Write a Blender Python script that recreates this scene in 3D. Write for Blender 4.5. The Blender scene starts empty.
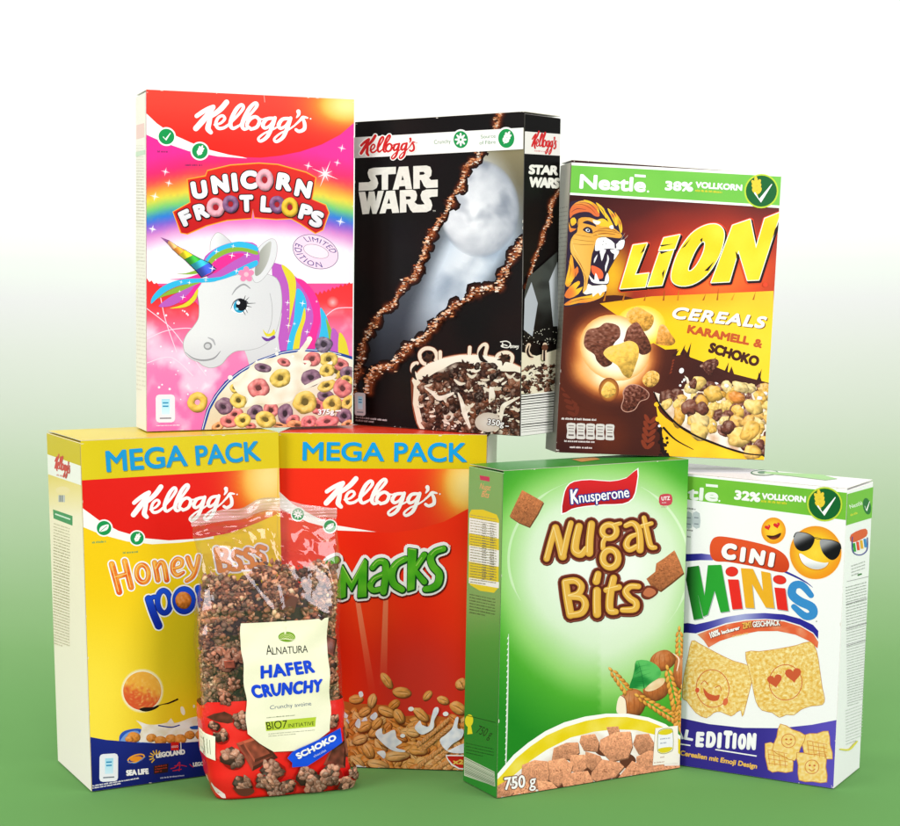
import bpy, bmesh, math, random
import numpy as np
from mathutils import Vector, Matrix, noise
from mathutils.geometry import tessellate_polygon

SC = bpy.context.scene
COL = SC.collection
PI = math.pi
rnd = random.Random(7)

# ------------------------------------------------------------------ colours
def lin(v):
    v /= 255.0
    return v/12.92 if v <= .04045 else ((v+.055)/1.055)**2.4
def C(r, g=None, b=None):
    if g is None: g = b = r
    return (r, g, b)
def mix(a, b, t):
    t = max(0., min(1., t))
    return (a[0]+(b[0]-a[0])*t, a[1]+(b[1]-a[1])*t, a[2]+(b[2]-a[2])*t)
def mul(a, k): return (min(255, a[0]*k), min(255, a[1]*k), min(255, a[2]*k))
def G(t, st):
    if t <= st[0][0]: return st[0][1]
    for (a, ca), (b, cb) in zip(st, st[1:]):
        if t <= b: return mix(ca, cb, (t-a)/(b-a))
    return st[-1][1]
def sstep(a, b, x):
    t = max(0., min(1., (x-a)/(b-a))); return t*t*(3-2*t)
def N(x, y, s=1., z=0.): return noise.noise(Vector((x*s, y*s, z)))
def FB(x, y, s, z=0., o=3): return noise.fractal(Vector((x*s, y*s, z)), 1.0, 2.0, o)

WHITE = C(250, 250, 248); BLACK = C(14, 12, 12)

# ------------------------------------------------------------------ materials
def new_mat(name):
    m = bpy.data.materials.new(name); m.use_nodes = True
    nt = m.node_tree; return m, nt, nt.nodes['Principled BSDF']
def print_mat(name, rough, spec, bump=.02, coat=0.):
    m, nt, b = new_mat(name)
    a = nt.nodes.new('ShaderNodeVertexColor'); a.layer_name = 'Col'
    no = nt.nodes.new('ShaderNodeTexNoise'); no.inputs['Scale'].default_value = 900
    tc = nt.nodes.new('ShaderNodeTexCoord'); nt.links.new(tc.outputs['Object'], no.inputs['Vector'])
    no2 = nt.nodes.new('ShaderNodeTexNoise'); no2.inputs['Scale'].default_value = 14
    nt.links.new(tc.outputs['Object'], no2.inputs['Vector'])
    mr = nt.nodes.new('ShaderNodeMapRange')
    mr.inputs['To Min'].default_value = .97; mr.inputs['To Max'].default_value = 1.03
    nt.links.new(no.outputs['Fac'], mr.inputs['Value'])
    mx = nt.nodes.new('ShaderNodeMix'); mx.data_type = 'RGBA'; mx.blend_type = 'MULTIPLY'
    mx.inputs['Factor'].default_value = 1
    nt.links.new(a.outputs['Color'], mx.inputs['A']); nt.links.new(mr.outputs['Result'], mx.inputs['B'])
    nt.links.new(mx.outputs['Result'], b.inputs['Base Color'])
    bp = nt.nodes.new('ShaderNodeBump'); bp.inputs['Strength'].default_value = bump; bp.inputs['Distance'].default_value = .004
    nt.links.new(no2.outputs['Fac'], bp.inputs['Height']); nt.links.new(bp.outputs['Normal'], b.inputs['Normal'])
    b.inputs['Roughness'].default_value = rough; b.inputs['Specular IOR Level'].default_value = spec
    b.inputs['Coat Weight'].default_value = coat; b.inputs['Coat Roughness'].default_value = .25
    return m
PRINT = print_mat('printed_carton', .30, .10, .12)
BAGPRINT = print_mat('printed_film', .2, .25, .2)
ALB = .93
def rgba(c):
    return (lin(c[0])*ALB, lin(c[1])*ALB, lin(c[2])*ALB, 1.)

# ------------------------------------------------------------------ mesh building
def link_mesh(name, verts, faces, cols, mat, parent=None, origin=None, smooth=False):
    o0 = origin or Vector((0, 0, 0))
    me = bpy.data.meshes.new(name)
    me.from_pydata([tuple(Vector(v)-o0) for v in verts], [], faces)
    if cols is not None:
        ca = me.color_attributes.new('Col', 'FLOAT_COLOR', 'POINT')
        ca.data.foreach_set('color', [x for c in cols for x in c])
    me.materials.append(mat)
    if smooth: me.polygons.foreach_set('use_smooth', [True]*len(me.polygons))
    ob = bpy.data.objects.new(name, me); COL.objects.link(ob)
    if parent: ob.parent = parent
    return ob
def thing(name, loc, label, cat, group=None):
    o = bpy.data.objects.new(name, None); COL.objects.link(o); o.location = loc
    o.empty_display_size = .03
    o['label'] = label; o['category'] = cat
    if group: o['group'] = group
    return o

def homog(src, dst):
    A = []; B = []
    for (x, y), (u, v) in zip(src, dst):
        A.append([x, y, 1, 0, 0, 0, -u*x, -u*y]); B.append(u)
        A.append([0, 0, 0, x, y, 1, -v*x, -v*y]); B.append(v)
    h = np.linalg.solve(np.array(A, float), np.array(B, float))
    return [float(t) for t in h]+[1.]

STEP = 13e-6
GN = 96
class Face:
    step = STEP
    """one flat panel of a carton; artwork is laid on it as thin printed layers"""
    def __init__(s, thing, quad, P, base=2e-4, mat=None):
        s.thing = thing; s.quad = quad; s.P = [Vector(p) for p in P]   # TL TR BR BL
        s.h = homog(quad, [(0, 0), (1, 0), (1, 1), (0, 1)])
        s.n = (s.P[3]-s.P[0]).cross(s.P[1]-s.P[0]).normalized()
        s.base = base; s.lev = [0]*(GN*GN); s.mat = mat or PRINT; s.acc = None; s.maxedge = .09
        s.org = Vector(thing.location); s.parts = {}
    def uv(s, x, y):
        h = s.h; w = h[6]*x+h[7]*y+1
        return ((h[0]*x+h[1]*y+h[2])/w, (h[3]*x+h[4]*y+h[5])/w)
    def pos(s, u, v, d):
        a = s.P[0].lerp(s.P[1], u); b = s.P[3].lerp(s.P[2], u)
        return a.lerp(b, v)+s.n*d
    def part(s, name, label=None, parent=None):
        s.flush(); s.acc = ([], [], [], name, label, parent)
    def sub(s, name, label=None):
        """a piece of the part drawn last"""
        s.flush(); s.acc = ([], [], [], name, label, s.top)
    def flush(s):
        if s.acc and s.acc[1]:
            v, f, c, n, l, par = s.acc
            o = link_mesh(n, v, f, c, s.mat, par or s.thing, s.org if not par else s.org)
            if l: o['label'] = l
            if not par: s.top = o
            if n == 'front_panel': s.front = o
        s.acc = None
    def emit(s, tris, ramp=0.):
        """tris: list of 3 (px,py,col)"""
        TT = []; cells = set()
        for t in tris:      # each drawing sits one thin layer above whatever it overlaps
            p = [(*s.uv(x, y), c) for (x, y, c) in t]; TT.append(p)
            us = [q[0] for q in p]; vs = [q[1] for q in p]
            a0, a1 = max(0, int(min(us)*GN)), min(GN-1, int(max(us)*GN)); b0, b1 = max(0, int(min(vs)*GN)), min(GN-1, int(max(vs)*GN))
            for b in range(b0, b1+1):
                cells.update(range(b*GN+a0, b*GN+a1+1))
        if not cells: return
        L = 1+max(s.lev[k] for k in cells)
        for k in cells: s.lev[k] = L
        d = s.base+L*s.step
        V, Fc, Cc = s.acc[0], s.acc[1], s.acc[2]
        inc = min(.6e-6, 1e-5/max(1, len(TT))) if ramp else 0.
        for t in TT:
            d += inc
            poly = []
            inside = True
            for (u, v, c) in t:
                poly.append((u, v, c))
                if not (0 <= u <= 1 and 0 <= v <= 1): inside = False
            if not inside:
                for ax, lim, sg in ((0, 0., 1), (0, 1., -1), (1, 0., 1), (1, 1., -1)):
                    out = []
                    for i in range(len(poly)):
                        a = poly[i-1]; b = poly[i]
                        da = (a[ax]-lim)*sg; db = (b[ax]-lim)*sg
                        if (da >= 0) != (db >= 0):
                            k = da/(da-db)
                            out.append((a[0]+(b[0]-a[0])*k, a[1]+(b[1]-a[1])*k, mix(a[2], b[2], k)))
                        if db >= 0: out.append(b)
                    poly = out
                    if len(poly) < 3: break
                if len(poly) < 3: continue
            if s.maxedge:
                for q in range(1, len(poly)-1):
                    s.split([poly[0], poly[q], poly[q+1]], d, 0)
                continue
            i0 = len(V)
            for (u, v, c) in poly:
                V.append(s.pos(u, v, d)); Cc.append(rgba(c))
            Fc.append(tuple(range(i0, i0+len(poly))))
    def split(s, t, d, lev):
        e = [(abs(t[i][0]-t[i-2][0])+abs(t[i][1]-t[i-2][1]), i) for i in range(3)]
        m, i = max(e)
        if m > s.maxedge and lev < 12:
            a = t[i]; b = t[i-2]; c = t[i-1]      # edge a-b (i, i+1)
            q = ((a[0]+b[0])/2, (a[1]+b[1])/2, mix(a[2], b[2], .5))
            s.split([a, q, c], d, lev+1); s.split([q, b, c], d, lev+1); return
        V, Fc, Cc = s.acc[0], s.acc[1], s.acc[2]; i0 = len(V)
        for (u, v, c) in t:
            V.append(s.pos(u, v, d)); Cc.append(rgba(c))
        Fc.append((i0, i0+1, i0+2))

# ------------------------------------------------------------------ drawing state
F = None; ZX = (0., 0., 1.)
def on(face):
    global F
    F = face
def zm(ox, oy, s):
    global ZX
    ZX = (ox, oy, s)
def full(): zm(0, 0, 1.)
def px(x, y): return ZX[0]+x/ZX[2], ZX[1]+y/ZX[2]
def inv(X, Y): return (X-ZX[0])*ZX[2], (Y-ZX[1])*ZX[2]

def out_tris(T, ramp=0.):
    F.emit([[(*px(x, y), c) for (x, y, c) in t] for t in T], ramp)
def colf(c): return c if callable(c) else (lambda x, y: c)

def sub_tris(T, m):
    out = []; st = list(T)
    while st:
        t = st.pop()
        L = [math.dist(t[i], t[i-2]) for i in range(3)]
        k = max(range(3), key=lambda i: L[i])
        if L[k] > m:
            a, b, c = t[k], t[k-2], t[k-1]
            q = ((a[0]+b[0])/2, (a[1]+b[1])/2)
            st.append((a, q, c)); st.append((q, b, c))
        else: out.append(t)
    return out
def crom(pts, n=6, closed=True):
    P = [tuple(p[:2]) for p in pts]; L = len(P); out = []
    for i in range(L if closed else L-1):
        if closed: a, b, c, d = P[i-1], P[i], P[(i+1) % L], P[(i+2) % L]
        else: a, b, c, d = P[max(i-1, 0)], P[i], P[i+1], P[min(i+2, L-1)]
        for k in range(n):
            t = k/n; t2 = t*t; t3 = t2*t
            out.append(tuple(.5*(2*b[j]+(c[j]-a[j])*t+(2*a[j]-5*b[j]+4*c[j]-d[j])*t2+(3*b[j]-a[j]-3*c[j]+d[j])*t3) for j in (0, 1)))
    if not closed: out.append(P[-1])
    return out
def poly(pts, col, sm=0, sub=None, holes=None):
    p = crom(pts, sm) if sm else [tuple(q) for q in pts]
    loops = [p]+[(crom(h, sm) if sm else h) for h in (holes or [])]
    allp = [q for l in loops for q in l]
    tr = tessellate_polygon([[Vector((x, y, 0)) for x, y in l] for l in loops])
    T = [tuple(allp[i] for i in t) for t in tr]
    if callable(col):
        if sub is None:
            xs = [q[0] for q in p]; ys = [q[1] for q in p]
            sub = max(max(xs)-min(xs), max(ys)-min(ys))/14
        T = sub_tris(T, sub)
    f = colf(col)
    out_tris([[(x, y, f(x, y)) for x, y in t] for t in T])
def rect(x0, y0, x1, y1, col, sub=None): poly([(x0, y0), (x1, y0), (x1, y1), (x0, y1)], col, 0, sub)
def ell_pts(cx, cy, rx, ry=None, rot=0, n=28, a0=0, a1=360):
    ry = rx if ry is None else ry; c, s = math.cos(math.radians(rot)), math.sin(math.radians(rot)); o = []
    m = n if a1-a0 == 360 else n+1
    for i in range(m):
        a = math.radians(a0+(a1-a0)*i/n); x, y = rx*math.cos(a), ry*math.sin(a)
        o.append((cx+x*c-y*s, cy+x*s+y*c))
    return o
def ell(cx, cy, rx, ry=None, col=WHITE, rot=0, n=28): poly(ell_pts(cx, cy, rx, ry, rot, n), col)
def glow(cx, cy, rx, ry, rot, fn, rings=6, n=28):
    """filled ellipse as a polar grid; fn(r,x,y)->colour"""
    T = []
    c, s = math.cos(math.radians(rot)), math.sin(math.radians(rot))
    def pt(r, i):
        a = 2*PI*i/n; x, y = rx*r*math.cos(a), ry*r*math.sin(a); X, Y = cx+x*c-y*s, cy+x*s+y*c
        return (X, Y, fn(r, X, Y))
    for k in range(rings):
        r0, r1 = k/rings, (k+1)/rings
        for i in range(n):
            if k: T.append([pt(r0, i), pt(r1, i), pt(r1, i+1)]); T.append([pt(r0, i), pt(r1, i+1), pt(r0, i+1)])
            else: T.append([pt(0, 0), pt(r1, i), pt(r1, i+1)])
    out_tris(T)
def stroke(pts, w, col, sm=5, closed=False, caps=True):
    W = w if isinstance(w, (list, tuple)) else [w]*len(pts)
    W = list(W)[:len(pts)]+[W[-1]]*(len(pts)-len(W))
    if sm:
        P = crom(pts, sm, closed); ww = []
        L = len(pts)
        for i in range(len(P)):
            t = i/sm; a = int(t) % L; b = (a+1) % L if closed else min(a+1, L-1)
            ww.append(W[a]+(W[b]-W[a])*(t-int(t)))
    else: P = [tuple(q) for q in pts]; ww = list(W)
    if closed: P = P+[P[0]]; ww = ww+[ww[0]]
    f = colf(col); T = []; L = []; R = []
    n = len(P)
    for i in range(n):
        a = P[i-1] if i else (P[-2] if closed else P[0]); b = P[i+1] if i < n-1 else (P[1] if closed else P[-1])
        dx, dy = b[0]-a[0], b[1]-a[1]; l = math.hypot(dx, dy) or 1
        nx, ny = -dy/l*ww[i]/2, dx/l*ww[i]/2
        L.append((P[i][0]+nx, P[i][1]+ny)); R.append((P[i][0]-nx, P[i][1]-ny))
    for i in range(n-1):
        q = (L[i], L[i+1], R[i+1], R[i]); q = [(x, y, f(x, y)) for x, y in q]
        T.append([q[0], q[1], q[2]]); T.append([q[0], q[2], q[3]])
    out_tris(T, 1.)
    if caps and not closed:
        for k in (0, -1):
            if ww[k] > .4: ell(P[k][0], P[k][1], ww[k]/2, None, f(*P[k]), 0, 12)
def line(x0, y0, x1, y1, w, col): stroke([(x0, y0), (x1, y1)], w, col, 0, caps=False)

# lettering -----------------------------------------------------------
_tc = {}
def glyphs(s, bold=0., shear=0., space=1.):
    k = (s, bold, shear, space)
    if k in _tc: return _tc[k]
    cu = bpy.data.curves.new('t', 'FONT'); cu.body = s; cu.offset = bold; cu.shear = shear
    cu.space_character = space; cu.fill_mode = 'FRONT'; cu.resolution_u = 5
    ob = bpy.data.objects.new('t', cu); COL.objects.link(ob)
    dg = bpy.context.evaluated_depsgraph_get(); dg.update()
    me = ob.evaluated_get(dg).to_mesh(); me.calc_loop_triangles()
    v = [(p.co.x, p.co.y) for p in me.vertices]
    T = [tuple(v[i] for i in t.vertices) for t in me.loop_triangles]
    ob.evaluated_get(dg).to_mesh_clear(); bpy.data.objects.remove(ob); bpy.data.curves.remove(cu)
    _tc[k] = T; return T
CAP = .727
def text(s, p0, p1, h, col, bold=0., shear=0., space=1., up=None, warp=None, outs=(), ref=None, shade=None):
    """lay a word with its baseline from p0 to p1, capital height h (all in the current zoom)"""
    T = glyphs(s, 0., shear, space)
    if not T: return
    bw = max(0., bold)*abs(h)/CAP*1.15
    xs = [q[0] for t in T for q in t]; x0, x1 = min(xs), max(xs)
    dx, dy = p1[0]-p0[0], p1[1]-p0[1]; l = math.hypot(dx, dy)
    if up is None: up = (dy/l, -dx/l)
    if bw and not warp:
        k = min(bw/l, .42); p0 = (p0[0]+dx*k, p0[1]+dy*k); dx *= 1-2*k; dy *= 1-2*k
    hh = h-2*bw if h > 0 else h
    def m(q):
        a = (q[0]-x0)/(x1-x0); b = q[1]/CAP*hh+(bw if h > 0 else 0)
        if warp: return warp(a, b)
        return (p0[0]+dx*a+up[0]*b, p0[1]+dy*a+up[1]*b)
    TT = [tuple(m(q) for q in t) for t in T]
    tri_layers(TT, col, outs, bw)
def tri_layers(TT, col, outs=(), bw=0.):
    for o in outs:
        w, c = o[0]+bw, o[1]; ox, oy = (o[2], o[3]) if len(o) > 2 else (0, 0)
        n = 14 if w > 0.3 else 1
        for i in range(n):
            a = 2*PI*i/n; ex, ey = w*math.cos(a)+ox, w*math.sin(a)+oy
            out_tris([[(x+ex, y+ey, c) for x, y in t] for t in TT])
        if w > 0: out_tris([[(x+ox, y+oy, c) for x, y in t] for t in TT])
    if col is not None:
        f = colf(col)
        if callable(col):
            xs = [q[0] for t in TT for q in t]; ys = [q[1] for t in TT for q in t]
            TT = sub_tris(TT, max(max(xs)-min(xs), max(ys)-min(ys))/14)
        for i in range(10 if bw > .3 else 0):
            ex, ey = bw*math.cos(i*PI/5), bw*math.sin(i*PI/5)
            out_tris([[(x+ex, y+ey, f(x, y)) for x, y in t] for t in TT])
        out_tris([[(x, y, f(x, y)) for x, y in t] for t in TT])
def shapes(polys, col, outs=(), sm=0, shading=None):
    """several polygons sharing outlines: polys = list of (pts, holes)"""
    TT = []
    for pts, holes in polys:
        loops = [crom(pts, sm) if sm else pts]+[(crom(h, sm) if sm else h) for h in holes]
        allp = [q for l in loops for q in l]
        for t in tessellate_polygon([[Vector((x, y, 0)) for x, y in l] for l in loops]):
            TT.append(tuple(allp[i] for i in t))
    tri_layers(TT, col, outs)
def arc_warp(cx, cy, r, a0, a1, sgn=1):
    """text along a circle; angles in degrees, measured in picture space, 0 = right, y down"""
    def w(a, b):
        t = math.radians(a0+(a1-a0)*a); R = r+b*sgn
        return (cx+R*math.cos(t), cy+R*math.sin(t))
    return w

def smalltext(x0, y0, x1, y1, dy, n, col, th=1., seed=1):
    """rows of print too small to read"""
    r = random.Random(seed)
    for i in range(n):
        X0, Y0, X1, Y1 = x0, y0+dy*i, x1, y1+dy*i
        t = 0.; e = 1. if i < n-1 else .6; L = math.hypot(X1-X0, Y1-Y0) or 1; T = []; nx, ny = -(Y1-Y0)/L, (X1-X0)/L
        k = max(th*.62/L, .012)
        while t < e:
            for q in range(r.randint(2, 8)):          # letters of one word, as bare strokes of ink
                if t+k > e: t = e; break
                a, b = t, t+k*r.uniform(.5, .8); h0 = th*r.choice([.5, .5, .5, .75]); h1 = th*.5
                P = [(X0+(X1-X0)*u-nx*h, Y0+(Y1-Y0)*u-ny*h) for u, h in ((a, h0), (b, h0), (b, -h1), (a, -h1))]
                T += [[(*P[0], col), (*P[1], col), (*P[2], col)], [(*P[0], col), (*P[2], col), (*P[3], col)]]
                t += k
            t += k*r.uniform(.5, .9)
        if T: out_tris(T)

def wear(f, seed):
    """small nicks of bare card along the folds and at the corners"""
    r = random.Random(seed); on(f); f.flush(); f.acc = ([], [], [], '', None, None); full(); q = f.quad
    def at(u, v):
        a = (q[0][0]+(q[1][0]-q[0][0])*u, q[0][1]+(q[1][1]-q[0][1])*u); b = (q[3][0]+(q[2][0]-q[3][0])*u, q[3][1]+(q[2][1]-q[3][1])*u)
        return (a[0]+(b[0]-a[0])*v, a[1]+(b[1]-a[1])*v)
    P = [(0, 0), (1, 0), (1, 1), (0, 1)]
    for k in range(26):
        if k < 8: c = P[k % 4]; u, v = c[0]+r.gauss(0, .006), c[1]+r.gauss(0, .006)
        else:
            t = r.random()**1.5; t = t if r.random() < .5 else 1-t
            u, v = r.choice([(t, 0), (0, t), (1, t), (t, 1)]); u += r.gauss(0, .0015); v += r.gauss(0, .0015)
        x, y = at(u, v); a, b = (r.uniform(.3, 2.4), r.uniform(.2, .55)) if v < .01 or v > .99 else (r.uniform(.2, .55), r.uniform(.3, 2.4))
        poly([(x+a*math.cos(w)*r.uniform(.6, 1.2), y+b*math.sin(w)*r.uniform(.6, 1.2)) for w in (0, .9, 1.8, 2.7, 3.6, 4.5, 5.4)], C(226, 220, 208))
    V, Fc, Cc = f.acc[:3]; f.acc = None
    me = f.front.data; n = len(me.vertices); col = [0.]*(4*n); me.color_attributes['Col'].data.foreach_get('color', col)
    vs = [tuple(v.co) for v in me.vertices]+[tuple(Vector(v)-f.org) for v in V]
    fs = [tuple(p.vertices) for p in me.polygons]+[tuple(n+k for k in p) for p in Fc]
    m2 = bpy.data.meshes.new('front_panel'); m2.from_pydata(vs, [], fs)
    m2.color_attributes.new('Col', 'FLOAT_COLOR', 'POINT').data.foreach_set('color', col+[x for c in Cc for x in c])
    m2.materials.append(f.mat); f.front.data = m2; bpy.data.meshes.remove(me)

# printed cereal pieces -------------------------------------------------
def piece(cx, cy, rx, ry, col, rot=0, irr=.08, rough=.12, dark=.55, hole=0., hcol=None, seed=None, n=16, rings=4, light=(-.45, -.75), sq=0., edge=None):
    sd = rnd.uniform(0, 500) if seed is None else seed
    c, s = math.cos(math.radians(rot)), math.sin(math.radians(rot))
    def rad(a):
        r = 1+irr*1.6*noise.noise(Vector((math.cos(a)*1.3, math.sin(a)*1.3, sd)))
        if sq:
            m = max(abs(math.cos(a)), abs(math.sin(a))); r *= (1-sq)+sq*min(1.28, 1/m)
        return r
    def pt(k, i):
        a = 2*PI*i/n; q = hole+(1-hole)*k/rings; r = rad(a)*q
        ux, uy = math.cos(a)*r, math.sin(a)*r
        X, Y = cx+ux*rx*c-uy*ry*s, cy+ux*rx*s+uy*ry*c
        if hole:
            m = (q-hole)/(1-hole); hgt = math.sin(PI*m); sl = math.cos(PI*m)
            dx, dy = math.cos(a)*c-math.sin(a)*s, math.cos(a)*s+math.sin(a)*c
            L = .74+.28*hgt+.30*(-sl)*(dx*light[0]+dy*light[1])
        else:
            dx, dy = (X-cx)/max(rx, ry), (Y-cy)/max(rx, ry)
            L = 1.02+.34*(dx*light[0]+dy*light[1])-.30*q**4
        L += rough*1.3*noise.noise(Vector((X/rx*2.6, Y/rx*2.6, sd)))+rough*.9*noise.noise(Vector((X/rx*6, Y/rx*6, sd+9)))
        L = max(dark*.6, min(1.28, L))
        cc = mul(col, L) if L <= 1 else mix(col, (255, 250, 235), (L-1)*1.3)
        return (X, Y, cc)
    if hole: ell(cx, cy, rx*(hole+.1), ry*(hole+.1), hcol or mul(col, .4), rot, 14)
    T = []
    for k in range(rings):
        for i in range(n):
            if k == 0 and not hole: T.append([pt(0, 0), pt(1, i), pt(1, i+1)]); continue
            a, b, d, e = pt(k, i), pt(k, i+1), pt(k+1, i+1), pt(k+1, i)
            T.append([a, e, d]); T.append([a, d, b])
    if edge:
        out_tris([[(cx+(x-cx)*1.1, cy+(y-cy)*1.1, edge) for x, y, _ in t] for t in T if True])
    out_tris(T)
def cluster(cx, cy, R, col, n=14, seed=0, sz=.36, rough=.25):
    """a knobbly clump of granola"""
    r = random.Random(seed)
    piece(cx, cy, R*.92, R*.85, mul(col, .45), irr=.25, rough=.1, seed=seed)
    P = sorted([(r.uniform(-.75, .75), r.uniform(-.75, .75)) for _ in range(n)], key=lambda q: q[1]*.3-q[0]*.1+r.uniform(-.5, .5))
    for (x, y) in P:
        if x*x+y*y > .75: x *= .75; y *= .75
        k = r.uniform(.75, 1.25)*(1.12-.3*y-.12*x)
        piece(cx+x*R, cy+y*R, R*sz*r.uniform(.7, 1.2), R*sz*r.uniform(.55, .9), mul(col, k), rot=r.uniform(0, 180), irr=.2, rough=rough, n=9, rings=3, seed=r.uniform(0, 99))
def chocsq(q, col=(104, 48, 34)):
    """a square of printed chocolate: q = four corners"""
    def at(u, v):
        a = (q[0][0]+(q[1][0]-q[0][0])*u, q[0][1]+(q[1][1]-q[0][1])*u); b = (q[3][0]+(q[2][0]-q[3][0])*u, q[3][1]+(q[2][1]-q[3][1])*u)
        return (a[0]+(b[0]-a[0])*v, a[1]+(b[1]-a[1])*v)
    poly(q, mul(col, .62))
    poly([at(0, 0), at(1, 0), at(.9, .1), at(.1, .1)], mul(col, 1.55)); poly([at(0, 0), at(.1, .1), at(.1, .88), at(0, 1)], mul(col, 1.3))
    poly([at(.1, .1), at(.9, .1), at(.9, .88), at(.1, .88)], lambda x, y: mul(col, 1.05+.4*N(x, y, .03)))
def sparkle(x, y, r, col=(255, 250, 255), n=4, rot=0, thin=.12):
    p = []
    for i in range(n*2):
        a = math.radians(rot)+PI*i/n; q = r if i % 2 == 0 else r*thin
        if n == 8 and i % 4 == 2: q = r*.55
        p.append((x+q*math.cos(a), y+q*math.sin(a)))
    poly(p, col)

# ------------------------------------------------------------------ small printed emblems used on several boxes
LOGO = [  # brand script, traced as pen strokes (pen centre, width)
    ([(52, 152), (95, 122), (140, 97), (172, 84)], [30, 32, 32, 30]),
    ([(172, 88), (140, 130), (95, 185), (46, 240)], [30, 36, 42, 40]),
    ([(266, 50), (225, 98), (178, 136), (130, 165)], [38, 38, 34, 30]),
    ([(148, 160), (140, 200), (132, 240), (152, 266)], [32, 36, 40, 30]),
    ([(178, 212), (222, 200), (252, 168), (236, 146), (204, 164), (188, 205), (206, 236), (246, 232), (284, 206)], [14, 18, 22, 20, 22, 24, 24, 22, 18]),
    ([(280, 210), (332, 158), (384, 92), (372, 66), (336, 98), (304, 160), (292, 210), (312, 236), (356, 214)], [14, 18, 24, 24, 30, 32, 30, 24, 16]),
    ([(356, 214), (420, 150), (482, 74), (470, 52), (430, 90), (392, 160), (376, 212), (392, 240), (430, 226)], [14, 18, 24, 24, 30, 32, 30, 24, 16]),
    ([(436, 234), (410, 214), (428, 172), (470, 150), (500, 176), (482, 222), (438, 240)], [22, 26, 28, 24, 26, 26, 22]),
    ([(488, 160), (520, 168), (545, 158)], [14, 12, 10]),
    ([(596, 158), (552, 166), (524, 206), (540, 230), (576, 210), (604, 166)], [22, 26, 30, 24, 18, 18]),
    ([(612, 156), (590, 220), (556, 290), (508, 324), (492, 304), (534, 268), (590, 242), (640, 214)], [26, 30, 28, 22, 18, 14, 14, 12]),
    ([(708, 158), (664, 166), (638, 206), (652, 230), (688, 210), (716, 166)], [22, 26, 30, 24, 18, 18]),
    ([(724, 156), (702, 220), (670, 292), (622, 326), (606, 306), (650, 266), (706, 240), (756, 206)], [26, 30, 28, 22, 18, 14, 14, 12]),
    ([(752, 208), (790, 172), (812, 148), (846, 152)], [12, 18, 22, 12]),
    ([(808, 152), (824, 190), (822, 232), (786, 250), (762, 238)], [20, 26, 28, 24, 22]),
    ([(780, 108), (782, 128), (766, 152)], [32, 24, 8]),
]
def brand(a, b, c, col, outw=0, outc=None):
    """place the script by three points: foot of K, foot of s, top of K's arm (current zoom)"""
    A = np.array([[45, 245, 1], [830, 240, 1], [266, 50, 1.]]); B = np.array([a, b, c], float)
    M = np.linalg.solve(A, B)
    k = math.sqrt(abs(M[0][0]*M[1][1]-M[0][1]*M[1][0]))
    tf = lambda p: (p[0]*M[0][0]+p[1]*M[1][0]+M[2][0], p[0]*M[0][1]+p[1]*M[1][1]+M[2][1])
    if outw:
        for p, w in LOGO: stroke([tf(q) for q in p], [t*k+outw*2 for t in w], outc, 4)
    for p, w in LOGO: stroke([tf(q) for q in p], [t*k for t in w], col, 4)
    x, y = tf((868, 158)); ell(x, y, 6*k, 6*k, col, 0, 8)
def wheat(x, y, r, col, rot=0, w=.2, rows=3):
    c, s = math.cos(math.radians(rot)), math.sin(math.radians(rot))
    t = lambda a, b: (x+(a*c-b*s)*r, y+(a*s+b*c)*r)
    stroke([t(0, .75), t(0, -.6)], r*.08, col, 0)
    for k in range(rows):
        b = .3-.42*k
        for sg in (-1, 1):
            q = t(sg*.24, b); ell(q[0], q[1], r*w*1.5, r*w*.75, col, rot+(-55 if sg > 0 else 235), 10)
    q = t(0, -.85); ell(q[0], q[1], r*w*.7, r*w*1.4, col, rot, 10)
def badge(x, y, r, kind, sx=1.):
    ell(x, y, r*1.2*sx, r*1.2, WHITE); ell(x, y, r*sx, r, C(24, 150, 78))
    if kind == 'check': stroke([(x-r*.4*sx, y+r*.05), (x-r*.1*sx, y+r*.4), (x+r*.5*sx, y-r*.45)], [r*.12, r*.26, r*.1], WHITE, 0)
    elif kind == 'leaf':
        poly([(x-r*.6*sx, y+r*.5), (x-r*.4*sx, y-r*.2), (x+r*.6*sx, y-r*.5), (x+r*.4*sx, y+r*.25)], WHITE, 5)
        stroke([(x-r*.5*sx, y+r*.45), (x+r*.4*sx, y-r*.3)], r*.08, C(24, 150, 78), 0)
    elif kind == 'burst':
        for i in range(8):
            a = i*PI/4; stroke([(x, y), (x+r*.68*sx*math.cos(a), y+r*.68*math.sin(a))], [r*.35, r*.2], WHITE, 0)
        ell(x, y, r*.15*sx, r*.15, C(24, 150, 78), 0, 8)
    else: wheat(x, y+r*.05, r*.75, WHITE, 25, .24)
def card(x, y, w, h, bg=(238, 240, 242), sk=0.):
    """reference-intake tag: pale rounded card with a blue tile"""
    r = w*.18
    p = []
    for (cx, cy, a) in ((x+r, y+r, 180), (x+w-r, y+r, 270), (x+w-r, y+h-r, 0), (x+r, y+h-r, 90)):
        p += [(cx+r*math.cos(math.radians(a+t)), cy+r*math.sin(math.radians(a+t))+sk*(cx-x)) for t in (0, 45, 90)]
    poly(p, bg)
    s = lambda a: sk*a*w
    poly([(x+w*.3, y+h*.16+s(.3)), (x+w*.74, y+h*.16+s(.7)), (x+w*.74, y+h*.72+s(.7)), (x+w*.3, y+h*.72+s(.3))], lambda X, Y: mix(C(150, 214, 236), C(225, 244, 250), (Y-y)/h), sub=w*.3)
    for k in (.3, .42):
        line(x+w*.36, y+h*k+s(.36), x+w*.66, y+h*k+s(.66), h*.05, C(40, 140, 190))
    line(x+w*.2, y+h*.85+s(.2), x+w*.8, y+h*.85+s(.8), h*.05, C(120, 130, 140))
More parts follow.
